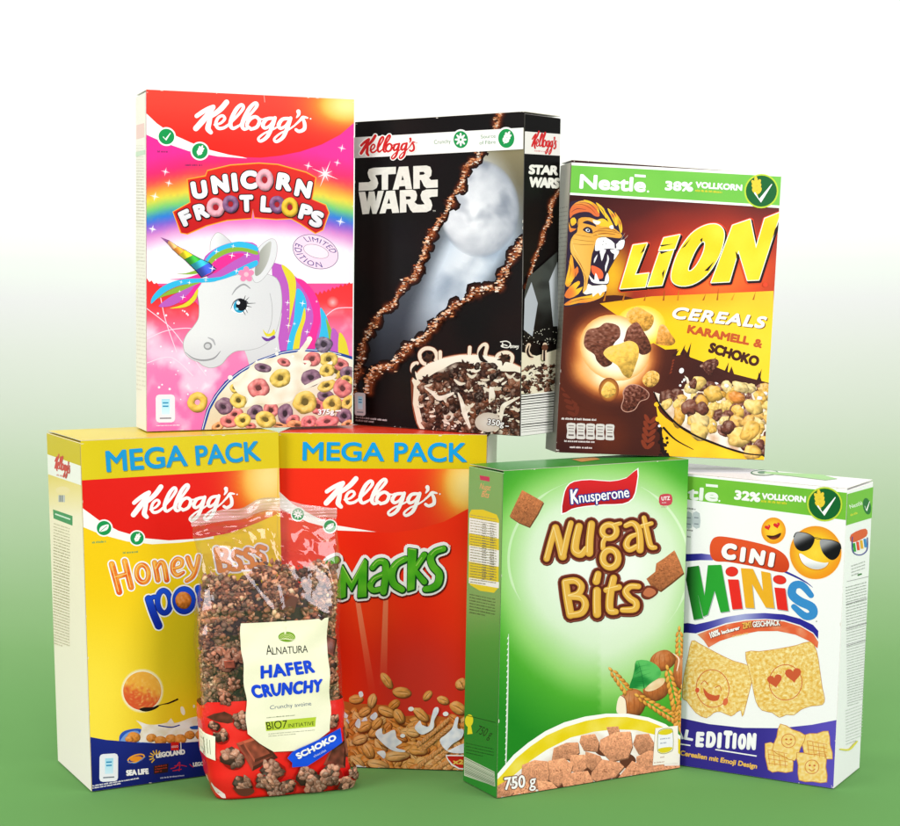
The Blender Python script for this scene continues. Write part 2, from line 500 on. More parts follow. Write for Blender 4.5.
def grain_badge(x, y, r):
    ell(x, y, r*1.1, r*1.1, C(190, 215, 60)); ell(x, y, r, r, C(14, 98, 44))
    wheat(x-r*.3, y-r*.2, r*.62, C(235, 205, 60), -6, .26)
    stroke([(x-r*.42, y+r*.12), (x-r*.08, y+r*.62), (x+r*.66, y-r*.42)], [r*.1, r*.27, r*.06], WHITE, 0)
# ------------------------------------------------------------------ camera (also used to find the far corners of partly hidden panels)
FPX, PITCH, CAMH = 1736.4, math.radians(4.589), .4654
def proj(P):
    x, y, z = P[0], P[1], P[2]-CAMH; c, s = math.cos(PITCH), math.sin(PITCH)
    d = y*c-z*s; u = y*s+z*c
    return (450+FPX*x/d, 413-FPX*u/d)
BOXES = {  # x, y, z, yaw, roll, tilt, width, height, depth
    'uni': (-0.18802, 1.63768, 0.31688, 0.34929, 0.01192, 0.00052, 0.19866, 0.31543, 0.05356),
    'sw': (-0.01580, 1.64531, 0.31667, -0.67766, 0.00737, -0.00844, 0.20555, 0.29559, 0.05558),
    'lion': (0.20258, 1.65803, 0.29054, 0.17667, 0.05470, -0.01838, 0.20841, 0.27654, 0.04091),
    'mega': (-0.23906, 1.57398, 0.00093, 0.48580, -0.01566, -0.00101, 0.18837, 0.31808, 0.11262),
    'smk': (-0.07026, 1.60808, -0.00175, -0.10991, 0.01881, -0.02453, 0.19746, 0.31636, 0.11104),
    'nug': (0.12896, 1.55875, -0.00077, 0.50076, 0.01327, 0.01249, 0.19985, 0.29364, 0.06049),
    'cin': (0.25321, 1.59387, 0.00080, -0.52932, 0.02783, -0.00181, 0.21774, 0.27726, 0.07765),
}
def box_corners(k):
    x, y, z, yaw, roll, tilt, w, h, d = BOXES[k]
    M = Matrix.Rotation(yaw, 3, 'Z') @ Matrix.Rotation(roll, 3, 'Y') @ Matrix.Rotation(tilt, 3, 'X')
    return {(a, b, c): Vector((x, y, z))+M @ Vector(((a-.5)*w, b*d, c*h)) for a in (0, 1) for b in (0, 1) for c in (0, 1)}
FACEK = {'front': ((0, 0, 1), (1, 0, 1), (1, 0, 0), (0, 0, 0)), 'left': ((0, 1, 1), (0, 0, 1), (0, 0, 0), (0, 1, 0)),
         'right': ((1, 0, 1), (1, 1, 1), (1, 1, 0), (1, 0, 0)), 'top': ((0, 1, 1), (1, 1, 1), (1, 0, 1), (0, 0, 1))}
def carton(key, label, cols, meas, zb=None, zt=None, mv=1., group='cereal boxes in the stacked display', flapcol=None):
    """cols: colours front/back/left/right/top/bottom. meas: measured photo corners. returns thing and panels"""
    K = box_corners(key)
    if mv != 1.:
        cam = Vector((0, 0, CAMH)); K = {k: cam+(v-cam)*mv for k, v in K.items()}
    if zb is not None:
        for k in K:
            if k[2] == 0: K[k].z = zb
    if zt is not None:
        for k in K:
            if k[2] == 1: K[k].z = zt
    base = (K[0, 0, 0]+K[1, 0, 0]+K[0, 1, 0]+K[1, 1, 0])/4
    t = thing('cereal_box', base, label, 'cereal box', group)
    up = (K[0, 0, 1]-K[0, 0, 0]).normalized()
    gap = .0021
    B = {k: (v-up*gap if k[2] else v.copy()) for k, v in K.items()}
    bm = bmesh.new(); V = {k: bm.verts.new(v-base) for k, v in B.items()}
    quads = {'front': [(0, 0, 0), (1, 0, 0), (1, 0, 1), (0, 0, 1)], 'back': [(1, 1, 0), (0, 1, 0), (0, 1, 1), (1, 1, 1)],
             'left': [(0, 1, 0), (0, 0, 0), (0, 0, 1), (0, 1, 1)], 'right': [(1, 0, 0), (1, 1, 0), (1, 1, 1), (1, 0, 1)],
             'top': [(0, 0, 1), (1, 0, 1), (1, 1, 1), (0, 1, 1)], 'bottom': [(0, 1, 0), (1, 1, 0), (1, 0, 0), (0, 0, 0)]}
    nrm = {}
    for n, q in quads.items():
        f = bm.faces.new([V[k] for k in q]); f.normal_update(); nrm[n] = f.normal.copy()
    bmesh.ops.bevel(bm, geom=bm.edges[:], offset=.0007, segments=2, profile=.5, affect='EDGES')
    lay = bm.loops.layers.float_color.new('Col')
    for f in bm.faces:
        f.normal_update()
        n = max(nrm, key=lambda k: nrm[k].dot(f.normal)); c = cols[n]
        if nrm[n].dot(f.normal) < .995: c = mix(c, C(236, 230, 220), .45)   # paper showing on the folds
        c = rgba(c)
        for l in f.loops: l[lay] = c
    me = bpy.data.meshes.new('carton'); bm.to_mesh(me); bm.free(); me.materials.append(PRINT)
    o = bpy.data.objects.new('carton', me); COL.objects.link(o); o.parent = t
    # top flap: a thin sheet folded over, its free side edges a hair above the carton
    bm = bmesh.new()
    ins = .0006
    q = [K[0, 0, 1], K[1, 0, 1], K[1, 1, 1], K[0, 1, 1]]; cen = sum(q, Vector())/4
    nx, ny = 8, 4; rows = []
    for zz in (0, 1):
        g = []
        for j in range(ny+1):
            r = []
            for i in range(nx+1):
                u, v = i/nx, j/ny
                p = q[0].lerp(q[1], u).lerp(q[3].lerp(q[2], u), v)
                p = p+(cen-p).normalized()*ins
                r.append(bm.verts.new(p-base-up*(.0006 if zz == 0 else .0001)))
            g.append(r)
        rows.append(g)
    for j in range(ny):
        for i in range(nx):
            for zz in (0, 1):
                a = rows[zz]; f = [a[j][i], a[j][i+1], a[j+1][i+1], a[j+1][i]]
                bm.faces.new(f if zz else f[::-1])
    per = [(0, i) for i in range(nx)]+[(j, nx) for j in range(ny)]+[(ny, i) for i in range(nx, 0, -1)]+[(j, 0) for j in range(ny, 0, -1)]
    for a, b in zip(per, per[1:]+per[:1]):
        bm.faces.new([rows[0][a[0]][a[1]], rows[0][b[0]][b[1]], rows[1][b[0]][b[1]], rows[1][a[0]][a[1]]])
    lay = bm.loops.layers.float_color.new('Col')
    ct = rgba(flapcol or cols['top']); ce = rgba(C(205, 196, 180))
    for f in bm.faces:
        f.normal_update()
        for l in f.loops: l[lay] = ct if abs(f.normal.dot(up)) > .5 else ce
    me = bpy.data.meshes.new('top_flap'); bm.to_mesh(me); bm.free(); me.materials.append(PRINT)
    o = bpy.data.objects.new('top_flap', me); COL.objects.link(o); o.parent = t
    def face(n, base=2e-4):
        ks = FACEK[n]; Q = [meas.get(k) or proj(K[k]) for k in ks]
        PP = [(K if n in ('front', 'top') else B)[k].copy() for k in ks]; ce = sum(PP, Vector())/4
        PP = [p+(ce-p).normalized()*.0005 for p in PP]
        return Face(t, Q, PP, base)
    return t, face
# ================================================================== pink box with the unicorn
def make_uni():
    t, face = carton('uni', 'tall pink cereal box with a white unicorn head and rainbow, upper left of the display', 
        dict(front=C(240, 80, 150), back=C(236, 228, 214), left=C(247, 243, 228), right=C(240, 225, 225), top=C(240, 236, 228), bottom=C(220, 210, 200)),
        {(0, 0, 1): (148, 91), (1, 0, 1): (354.5, 97), (1, 0, 0): (352, 428), (0, 0, 0): (145, 431)}, zb=.3192)
    f = face('front'); on(f)
    f.part('front_panel')
    Z1 = (130, 80, 3.75); Z2 = (130, 250, 3.75)
    zm(*Z1)
    M, L = C(247, 48, 150), C(252, 238, 246)
    def bg(x, y):
        q = ((x-450)/390)
        tt = y-(432+58*q*q)
        lil = mix(C(245, 90, 185), C(140, 96, 205), min(1, abs(q)*1.5))
        return G(tt+6*N(x, y, .02), [(-190, M), (-130, C(240, 44, 110)), (-100, C(238, 70, 80)), (-66, C(246, 150, 60)), (-32, C(232, 216, 70)), (4, C(110, 200, 120)), (36, C(45, 125, 215)), (66, lil), (96, mix(lil, C(250, 150, 205), .7)), (150, L), (260, L)])
    rect(55, 30, 850, 760, bg, 26)
    zm(*Z2)
    def low(x, y):
        c = G(y, [(100, C(238, 46, 48)), (200, C(240, 56, 60)), (290, C(243, 110, 150)), (380, C(246, 130, 180)), (680, C(238, 110, 175))])
        w = FB(x, y, .006, 3); w2 = FB(x+.3*y, y-.5*x, .012, 8)
        k = (sstep(.05, .5, w)*.7+sstep(.1, .45, w2)*.35)*sstep(180, 300, y)
        return mix(c, C(253, 225, 240), k)
    jag = []
    r = random.Random(3)
    def jl(x0, y0, x1, y1, n, a):
        o = []
        for i in range(n): 
            tq = i/n; o += [(x0+(x1-x0)*tq, y0+(y1-y0)*tq+(a if i % 2 else -a)*r.uniform(.5, 1.2))]
        return o
    poly([(55, 700), (55, 104)]+jl(62, 106, 260, 205, 22, 6)+jl(265, 205, 670, 175, 4, 2)+jl(680, 168, 838, 118, 20, 6)+[(845, 112), (845, 700)], low, sub=20)
    for p in ([(60, 215), (150, 290), (230, 400), (280, 470)], [(60, 330), (130, 300), (210, 290), (260, 300)], [(110, 160), (130, 260), (170, 380)], [(60, 420), (150, 400), (230, 470)], [(720, 260), (770, 220), (835, 215)]):
        stroke(p, 3, C(252, 215, 232), 6)
    glow(760, 195, 24, 24, 0, lambda q, x, y: mix(C(250, 190, 190), C(238, 60, 62), q), 3, 14)
    for i in range(26):
        ell(r.uniform(65, 300), r.uniform(220, 560), r.uniform(1.5, 5), None, C(254, 232, 244), 0, 7)
    # red head panel
    zm(*Z1)
    poly([(62, 100), (62, 205), (130, 235), (220, 265), (330, 284), (440, 290), (300, 250), (160, 190)], C(252, 250, 248), 0)
    def red(x, y):
        g = math.exp(-((x-815)**2/120**2+(y-85)**2/75**2))
        c = mix(C(236, 38, 30), C(244, 70, 56), sstep(300, 40, y))
        return mix(mix(c, C(245, 170, 50), min(1, g*1.6)), C(255, 236, 150), max(0, g*1.7-.7))
    poly([(60, 36), (845, 55), (842, 150), (790, 196), (720, 234), (640, 262), (560, 279), (490, 287), (430, 286), (370, 277), (300, 260), (230, 234), (160, 203), (105, 165), (66, 128)], red, sub=22)
    smalltext(106, 269, 175, 269, 9, 1, C(110, 40, 90), 6, 4); smalltext(208, 318, 318, 317, 9, 1, C(110, 40, 90), 6, 5)
    line(503, 52, 506, 80, 3, C(252, 150, 140))
    for x, y, s in ((795, 247, 17), (778, 302, 15), (668, 315, 18), (135, 343, 17), (147, 385, 16), (95, 435, 19), (85, 557, 17), (790, 525, 20)):
        glow(x, y, s*.7, s*.7, 0, lambda q, a, b: mix((255, 255, 255), bg(a, b), q**.5), 3, 12); sparkle(x, y, s, n=4, rot=12)
    glow(732, 345, 30, 30, 0, lambda q, a, b: mix((255, 250, 235), bg(a, b), q**.6), 4, 16); sparkle(732, 345, 56, n=8, rot=22, thin=.1)
    for x, y, k in ((140, 213, 'check'), (263, 265, 'wheat')): f.sub('badge'); badge(x, y, 29, kind=k)
    f.part('brand_lettering'); zm(190, 95, 7.2)
    brand((45, 245), (830, 240), (266, 50), WHITE)
    # title
    f.part('title_lettering'); zm(170, 160, 5.294)
    UN = [('U', (120, 207), (204, 194), 100), ('N', (226, 178), (316, 165), 104), ('I', (330, 163), (360, 160), 104), ('C', (372, 150), (462, 147), 104), ('R', (556, 148), (640, 160), 98), ('N', (652, 180), (738, 197), 98)]
    FR = [('F', (72, 352), (128, 326), 88), ('R', (140, 318), (212, 296), 88), ('T', (366, 270), (440, 268), 96), ('L', (474, 268), (536, 272), 92), ('P', (672, 300), (738, 318), 88), ('S', (728, 336), (796, 356), 92)]
    rings = [(499, 98, 47, 58, C(246, 176, 190)), (240, 246, 48, 52, C(246, 172, 186)), (318, 228, 43, 46, C(140, 96, 140)), (564, 228, 42, 46, C(140, 90, 138)), (632, 243, 45, 52, C(245, 196, 50))]
    def lettr(outs, col):
        for ch, a, b, h in UN+FR: text(ch, a, b, h, col, bold=.055, outs=outs)
    pl1 = [(96, 102), (190, 84), (200, 56), (320, 26), (470, 14), (570, 20), (720, 60), (768, 84), (748, 200), (822, 232), (838, 270), (806, 360), (770, 378), (690, 326), (640, 300), (560, 304), (446, 296), (436, 250), (428, 300), (300, 310), (190, 340), (90, 384), (60, 380), (20, 272), (110, 222)]
    stroke(pl1, 14, C(250, 190, 60), 0, True); stroke(pl1, 8, C(240, 120, 40), 0, True)
    poly(pl1, lambda x, y: mix(C(222, 44, 34), C(196, 26, 30), (y-30)/340), sub=60)
    f.sub('lettering')
    lettr([(5, C(40, 14, 20)), (0, C(30, 8, 14), 5, 6)], None)
    for x, y, a, b, c in rings: piece(x+4, y+5, a, b, C(70, 16, 24), hole=.3, hcol=C(190, 30, 34), n=20, rings=4, rough=0, irr=.03)
    lettr([], lambda x, y: mix(C(252, 250, 250), C(226, 224, 230), sstep(30, 360, y)))
    for x, y, a, b, c in rings: piece(x, y, a, b, c, hole=.32, hcol=C(170, 30, 40), n=22, rings=5, irr=.05)
    # round "limited edition" mark
    f.part('edition_mark'); zm(240, 220, 5.508)
    e = lambda a, b, n=44: ell_pts(415, 168, a, b, 20, n)
    poly(e(131, 92), C(60, 60, 120)); poly(e(128, 89), C(246, 214, 232)); 
    poly(ell_pts(418, 166, 73, 36, 17), C(60, 60, 120)); poly(ell_pts(418, 166, 71, 34, 17), C(249, 226, 236))
    def ew(a0, a1, sg, rx, ry, rot=20):
        def w(a, b):
            th = math.radians(a0+(a1-a0)*a); R = 1+sg*b/((rx+ry)/2)
            x, y = rx*R*math.cos(th), ry*R*math.sin(th); c, s = math.cos(math.radians(rot)), math.sin(math.radians(rot))
            return (415+x*c-y*s, 168+x*s+y*c)
        return w
    f.sub('edition_lettering')
    text('LIMITED', (0, 0), (1, 0), 36, C(66, 64, 140), bold=-.008, warp=ew(-136, -28, 1, 88, 51), space=1.15)
    text('EDITION', (0, 0), (1, 0), -36, C(66, 64, 140), bold=-.008, warp=ew(186, 56, 1, 120, 82), space=1.15)
    # unicorn ----------------------------------------------------------
    f.part('unicorn_picture')
    A = (130, 250, 3.75); B3 = (145, 220, 5.509); B4 = (240, 220, 5.508)
    gry = C(176, 176, 178)
    pk, pu, ye, cy, gr = C(236, 50, 150), C(188, 92, 190), C(226, 212, 52), C(52, 186, 230), C(140, 180, 60)
    zm(*B4)   # mane behind the neck
    poly([(170, 225), (225, 240), (330, 330), (420, 440), (470, 560), (520, 660), (600, 760), (600, 830), (100, 830), (60, 760), (190, 640)], pu)
    poly([(225, 245), (262, 262), (300, 310), (305, 380), (290, 470), (270, 560), (262, 620), (270, 480), (262, 350)], ye, 4)
    poly([(300, 318), (350, 330), (410, 400), (440, 480), (440, 560), (420, 640), (400, 740), (330, 740), (400, 560), (380, 440), (340, 370)], pk, 4)
    poly([(310, 375), (345, 400), (365, 470), (345, 540), (310, 620), (300, 740), (255, 740), (262, 660), (290, 560), (300, 460)], cy, 4)
    poly([(352, 480), (358, 540), (335, 620), (315, 740), (285, 740), (300, 640), (330, 560)], ye, 4)
    poly([(440, 480), (475, 530), (490, 600), (480, 700), (470, 760), (400, 760), (430, 660), (445, 570)], cy, 4)
    poly([(470, 540), (500, 600), (520, 660), (510, 760), (478, 760), (488, 660)], gr, 4)
    poly([(505, 600), (545, 640), (560, 760), (500, 760)], pu, 4); poly([(545, 625), (580, 660), (600, 740), (600, 780), (545, 770)], ye, 4)
    poly([(190, 640), (200, 760), (90, 770)], pk); stroke([(192, 640), (200, 690), (225, 750)], 7, C(238, 234, 240), 5)
    zm(*A)
    def skin(x, y):
        d = .5+.5*N(x, y, .006, 2)
        return mix(mix(C(229, 229, 230), C(204, 204, 208), sstep(250, 560, x)*.5), C(206, 206, 210), sstep(300, 430, y)*.7)
    neck = [(420, 365), (434, 400), (444, 440), (560, 400), (552, 330), (566, 240), (548, 100), (480, 200)]
    poly(neck, skin, 0, 30)
    head = [(300, 108), (262, 122), (250, 150), (256, 200), (254, 250), (236, 282), (208, 316), (196, 350), (204, 386), (228, 408), (252, 418), (270, 432), (300, 440), (336, 428), (362, 398), (392, 378), (440, 374), (486, 362), (528, 330), (552, 280), (566, 200), (556, 120), (520, 90), (450, 84), (370, 96)]
    stroke(head, 4, gry, 5, True); poly(head, skin, 5, 24)
    zm(*B3)
    ear = [(355, 165), (360, 110), (392, 65), (428, 76), (475, 120), (440, 150), (380, 180)]
    poly(ear, lambda x, y: mix(C(238, 238, 238), C(208, 208, 212), sstep(360, 470, x)), 3); stroke(ear[:5], 3, gry, 4)
    zm(*B4)
    ear = [(62, 300), (62, 240), (80, 180), (115, 130), (165, 98), (192, 108), (200, 150), (190, 210), (160, 270), (115, 325), (80, 338)]
    stroke(ear, 5, gry, 4, True); poly(ear, C(224, 224, 227), 4); poly([(80, 300), (82, 240), (110, 160), (166, 110), (164, 170), (145, 235), (110, 290)], lambda x, y: mix(C(150, 152, 142), C(196, 196, 190), (x-80)/90), 4)
    stroke([(160, 400), (172, 470), (168, 560), (140, 640)], 3, gry, 5)
    poly([(120, 600), (140, 640), (186, 630), (182, 600), (165, 622), (140, 622)], ye, 3); poly([(112, 640), (140, 668), (188, 650), (180, 634), (150, 652)], C(110, 60, 150), 3)
    # forelock
    zm(*B3)
    poly([(318, 216), (370, 160), (450, 124), (530, 114), (612, 132), (620, 240), (520, 280), (430, 310), (340, 312)], pu, 3)
    poly([(330, 212), (390, 150), (470, 120), (535, 113), (612, 138), (612, 168), (530, 146), (450, 152), (380, 186), (345, 222)], cy, 3)
    poly([(345, 222), (380, 184), (450, 150), (530, 145), (612, 166), (612, 186), (530, 166), (450, 178), (390, 210), (360, 238)], gr, 3)
    poly([(360, 240), (420, 196), (500, 178), (545, 184), (480, 222), (420, 262), (370, 290)], pk, 3)
    poly([(300, 322), (400, 312), (480, 276), (560, 236), (612, 216), (612, 246), (540, 276), (470, 306), (390, 330), (330, 332)], cy, 3)
    poly([(170, 290), (220, 288), (280, 270), (330, 262), (290, 288), (230, 294)], gr, 3)
    poly([(130, 322), (220, 314), (300, 288), (360, 268), (330, 306), (250, 322)], pk, 3)
    poly([(30, 456), (36, 420), (80, 370), (150, 334), (230, 318), (340, 316), (420, 308), (380, 334), (300, 340), (200, 352), (120, 384), (60, 430)], cy, 3)
    poly([(66, 426), (130, 382), (210, 352), (300, 338), (260, 366), (170, 396), (110, 412)], gr, 3)
    poly([(70, 470), (130, 420), (200, 384), (300, 342), (260, 400), (200, 440), (130, 470)], pu, 3)
    poly([(180, 450), (236, 400), (270, 356), (306, 340), (286, 372), (250, 420), (215, 448)], pk, 3)
    poly([(130, 482), (200, 462), (250, 424), (284, 374), (286, 400), (268, 440), (220, 474)], ye, 3)
    f.sub('horn')
    ax = [((85, 90), (85, 90)), ((130, 107), (122, 124)), ((180, 140), (150, 158)), ((220, 160), (182, 188)), ((263, 186), (212, 212)), ((308, 210), (244, 244)), ((352, 228), (272, 272)), ((388, 262), (305, 312))]
    hc = [C(120, 70, 120), C(238, 170, 110), C(238, 150, 60), C(220, 200, 40), C(60, 160, 60), C(50, 160, 180), C(60, 80, 180)]
    poly([ax[0][0]]+[a for a, b in ax[1:]]+[b for a, b in ax[:0:-1]], C(40, 40, 70))
    for i in range(7):
        (a, b), (c, d) = ax[i], ax[i+1]
        ins = lambda p, q, k: (p[0]+(q[0]-p[0])*k, p[1]+(q[1]-p[1])*k)
        mid = ((c[0]+d[0])/2+7, (c[1]+d[1])/2+7)
        A_, B_ = c, d
        poly([ins(a, b, .06), ins(c, d, .05), ins(mid, a, .12), ins(d, c, .05), ins(b, a, .06)], lambda x, y, i=i, a=a, b=b, c=c, d=d: mul(hc[i], .8+.55*sstep(0, 1, 1-abs(((x-c[0])*(d[0]-c[0])+(y-c[1])*(d[1]-c[1]))/((d[0]-c[0])**2+(d[1]-c[1])**2)-.4)*2)), 0, 14)
        stroke([ins(c, d, 0), mid, ins(c, d, 1)], 3.2, C(40, 44, 70), 4)
    for x, y, s in ((390, 168, 18), (475, 190, 20), (560, 186, 18), (500, 275, 18), (366, 262, 22), (385, 214, 8), (195, 336, 12), (240, 340, 14), (204, 420, 18), (186, 388, 10), (42, 44, 20), (482, 138, 14), (330, 326, 14)): sparkle(x, y, s, thin=.16, rot=10)
    zm(*B4)
    for x, y, s in ((258, 452, 18), (342, 456, 20), (374, 490, 16), (366, 616, 18), (262, 580, 18), (296, 570, 12), (262, 668, 16), (388, 570, 8), (420, 446, 9), (258, 492, 8), (260, 540, 8), (34, 186, 18), (194, 710, 14)): sparkle(x, y, s, thin=.16, rot=10)
    zm(*B3); f.sub('flower')
    for i in range(5):
        a = -PI/2+i*2*PI/5; ell(553+26*math.cos(a), 294+26*math.sin(a), 19, 16, C(243, 140, 180), math.degrees(a), 14)
    ell(553, 294, 13, None, C(250, 190, 205))
    f.sub('eye')
    stroke([(474, 408), (500, 372), (540, 350), (574, 372)], [3, 9, 10, 5], C(160, 160, 164), 5)
    stroke([(468, 486), (484, 448), (520, 430), (560, 450)], [2, 5, 7, 7], C(50, 50, 60), 5)
    poly([(470, 488), (490, 448), (525, 436), (555, 456), (558, 490), (530, 512), (494, 506)], C(248, 248, 250), 4)
    ell(515, 472, 34, 36, C(40, 160, 200)); ell(526, 464, 31, 33, C(16, 16, 22)); ell(508, 452, 10, None, C(240, 244, 250)); ell(500, 486, 9, 7, C(150, 215, 235))
    for a, b in (((548, 442), (568, 420)), ((554, 456), (604, 454)), ((556, 470), (582, 476)), ((540, 434), (548, 412)), ((548, 486), (560, 508)), ((536, 500), (548, 520))): stroke([a, b], [5, 1.5], C(30, 30, 38), 0)
    zm(*A); f.sub('muzzle')
    stroke([(202, 380), (232, 404), (270, 412), (310, 404), (334, 378)], [1, 5, 7, 6, 2], C(150, 150, 154), 5)
    ell(287, 358, 16, 15, C(150, 150, 152)); ell(286, 358, 10, 9, C(205, 205, 208)); stroke([(288, 326), (306, 336), (314, 354)], [3, 8, 4], C(176, 176, 180), 5)
    # bowl --------------------------------------------------------------
    f.part('cereal_bowl_picture'); zm(195, 330, 5.625)
    rim = [(10, 640), (24, 560), (54, 450), (100, 366), (160, 290), (240, 228), (350, 166), (480, 120), (600, 104), (720, 112), (820, 134), (900, 158)]
    poly(rim+[(900, 660)], C(30, 70, 150))
    poly([(40, 640), (42, 560), (76, 450), (120, 372), (180, 300), (256, 240), (360, 182), (482, 138), (600, 122), (720, 128), (820, 150), (900, 176), (900, 660)], lambda x, y: mix(C(240, 234, 214), C(206, 190, 160), sstep(200, 560, y)*.8+.2*N(x, y, .02)), 0, 40)
    stroke([(30, 560), (62, 452), (108, 370), (170, 296), (248, 234), (356, 174), (482, 129), (600, 113), (720, 120), (820, 142)], 4, C(225, 230, 240), 5)
    PK, PUR, YE, OR = C(228, 128, 126), C(140, 104, 126), C(238, 204, 98), C(236, 166, 110)
    lo = [(120, 545, 40, 24, OR), (160, 420, 46, 40, PUR), (215, 480, 50, 34, PK), (300, 545, 36, 18, PK), (180, 520, 52, 36, PK), (235, 400, 50, 44, YE), (215, 330, 30, 26, YE), (330, 470, 50, 44, PUR), (260, 515, 46, 42, YE), (420, 460, 46, 46, PK), (470, 545, 60, 18, OR), (500, 480, 46, 62, PUR), (545, 520, 40, 34, PK), (570, 550, 60, 30, OR), (690, 440, 46, 52, PK), (640, 530, 50, 40, PK), (740, 540, 60, 36, PK), (780, 430, 50, 46, YE), (730, 380, 50, 34, PUR), (830, 450, 40, 50, PK), (860, 420, 34, 50, YE), (840, 500, 46, 44, PUR), (860, 545, 40, 24, OR), (740, 320, 54, 36, YE), (790, 240, 44, 40, YE), (820, 200, 48, 36, PK), (860, 250, 46, 40, PUR), (830, 330, 56, 54, PK), (860, 290, 40, 24, YE), (750, 170, 52, 46, YE), (690, 550, 40, 20, OR)]
    for x, y, a, b, c in lo: piece(x, y, a, b, c, rot=rnd.uniform(-30, 30), hole=.3, hcol=mul(c, .38), irr=.1, rough=.24, n=18, rings=4)
    MILK = lambda x, y: mix(C(246, 241, 226), C(222, 210, 182), max(0, .35+.9*N(x, y, .018, 4)))
    poly([(205, 300), (250, 280), (330, 180), (480, 150), (560, 130), (600, 90), (630, 50), (652, 54), (640, 84), (610, 130), (600, 190), (700, 215), (760, 180), (770, 196), (720, 236), (790, 252), (780, 282), (700, 300), (620, 320), (560, 372), (530, 408), (430, 426), (350, 420), (270, 440), (290, 390), (230, 356)], MILK, 4, 34)
    hi = [(375, 215, 50, 26, PUR), (495, 184, 40, 24, PK), (350, 330, 62, 56, PK), (475, 276, 62, 54, YE), (655, 168, 52, 42, PK), (650, 275, 58, 50, PUR), (740, 235, 44, 40, YE), (615, 415, 70, 66, YE), (770, 430, 56, 50, YE), (830, 340, 54, 52, PK), (390, 512, 62, 48, YE), (640, 530, 36, 34, PK), (740, 528, 70, 36, PK), (150, 436, 52, 42, PUR)]
    for x, y, a, b, c in hi: piece(x, y, a, b, c, rot=rnd.uniform(-30, 30), hole=.28, hcol=mul(c, .45), irr=.08, rough=.22, n=22, rings=5)
    for p in ([(280, 430), (340, 385), (430, 392), (530, 370)], [(560, 340), (610, 330), (700, 290), (770, 270)], [(600, 180), (640, 190), (590, 240), (560, 330)]): stroke(p, [10, 22, 26, 12], MILK, 5)
    piece(722, 84, 50, 46, C(128, 110, 134), hole=.34, hcol=C(60, 50, 60), rough=.35, n=20)
    for x, y, q in ((640, 52, 16), (455, 135, 10), (340, 180, 8), (190, 268, 14), (545, 150, 8)): ell(x, y, q, q, C(248, 244, 232), 0, 10)
    zm(*Z2); piece(246, 571, 38, 40, C(238, 196, 86), hole=.26, hcol=C(240, 160, 190), rough=.15)
    f.part('small_print'); zm(*Z2)
    card(90, 540, 72, 106, (238, 226, 236))
    smalltext(92, 658, 240, 657, 10, 1, C(250, 235, 245), 3, 6)
    text('375g', (702, 626), (764, 624), 22, WHITE, bold=.03, outs=[(0, C(120, 70, 60), 2, 2)]); line(768, 612, 790, 611, 5, WHITE)
    f.flush()
    g = face('left'); on(g); g.part('side_panel'); full()
    rect(130, 80, 150, 440, C(246, 241, 226))
    zm(130, 80, 3.75); smalltext(24, 300, 58, 310, 13, 70, C(222, 214, 196), 4, 3); rect(25, 200, 60, 270, C(240, 200, 190)); 
    rect(20, 330, 62, 352, C(196, 220, 190))
    g.flush()
    wear(f, 179)
    return t
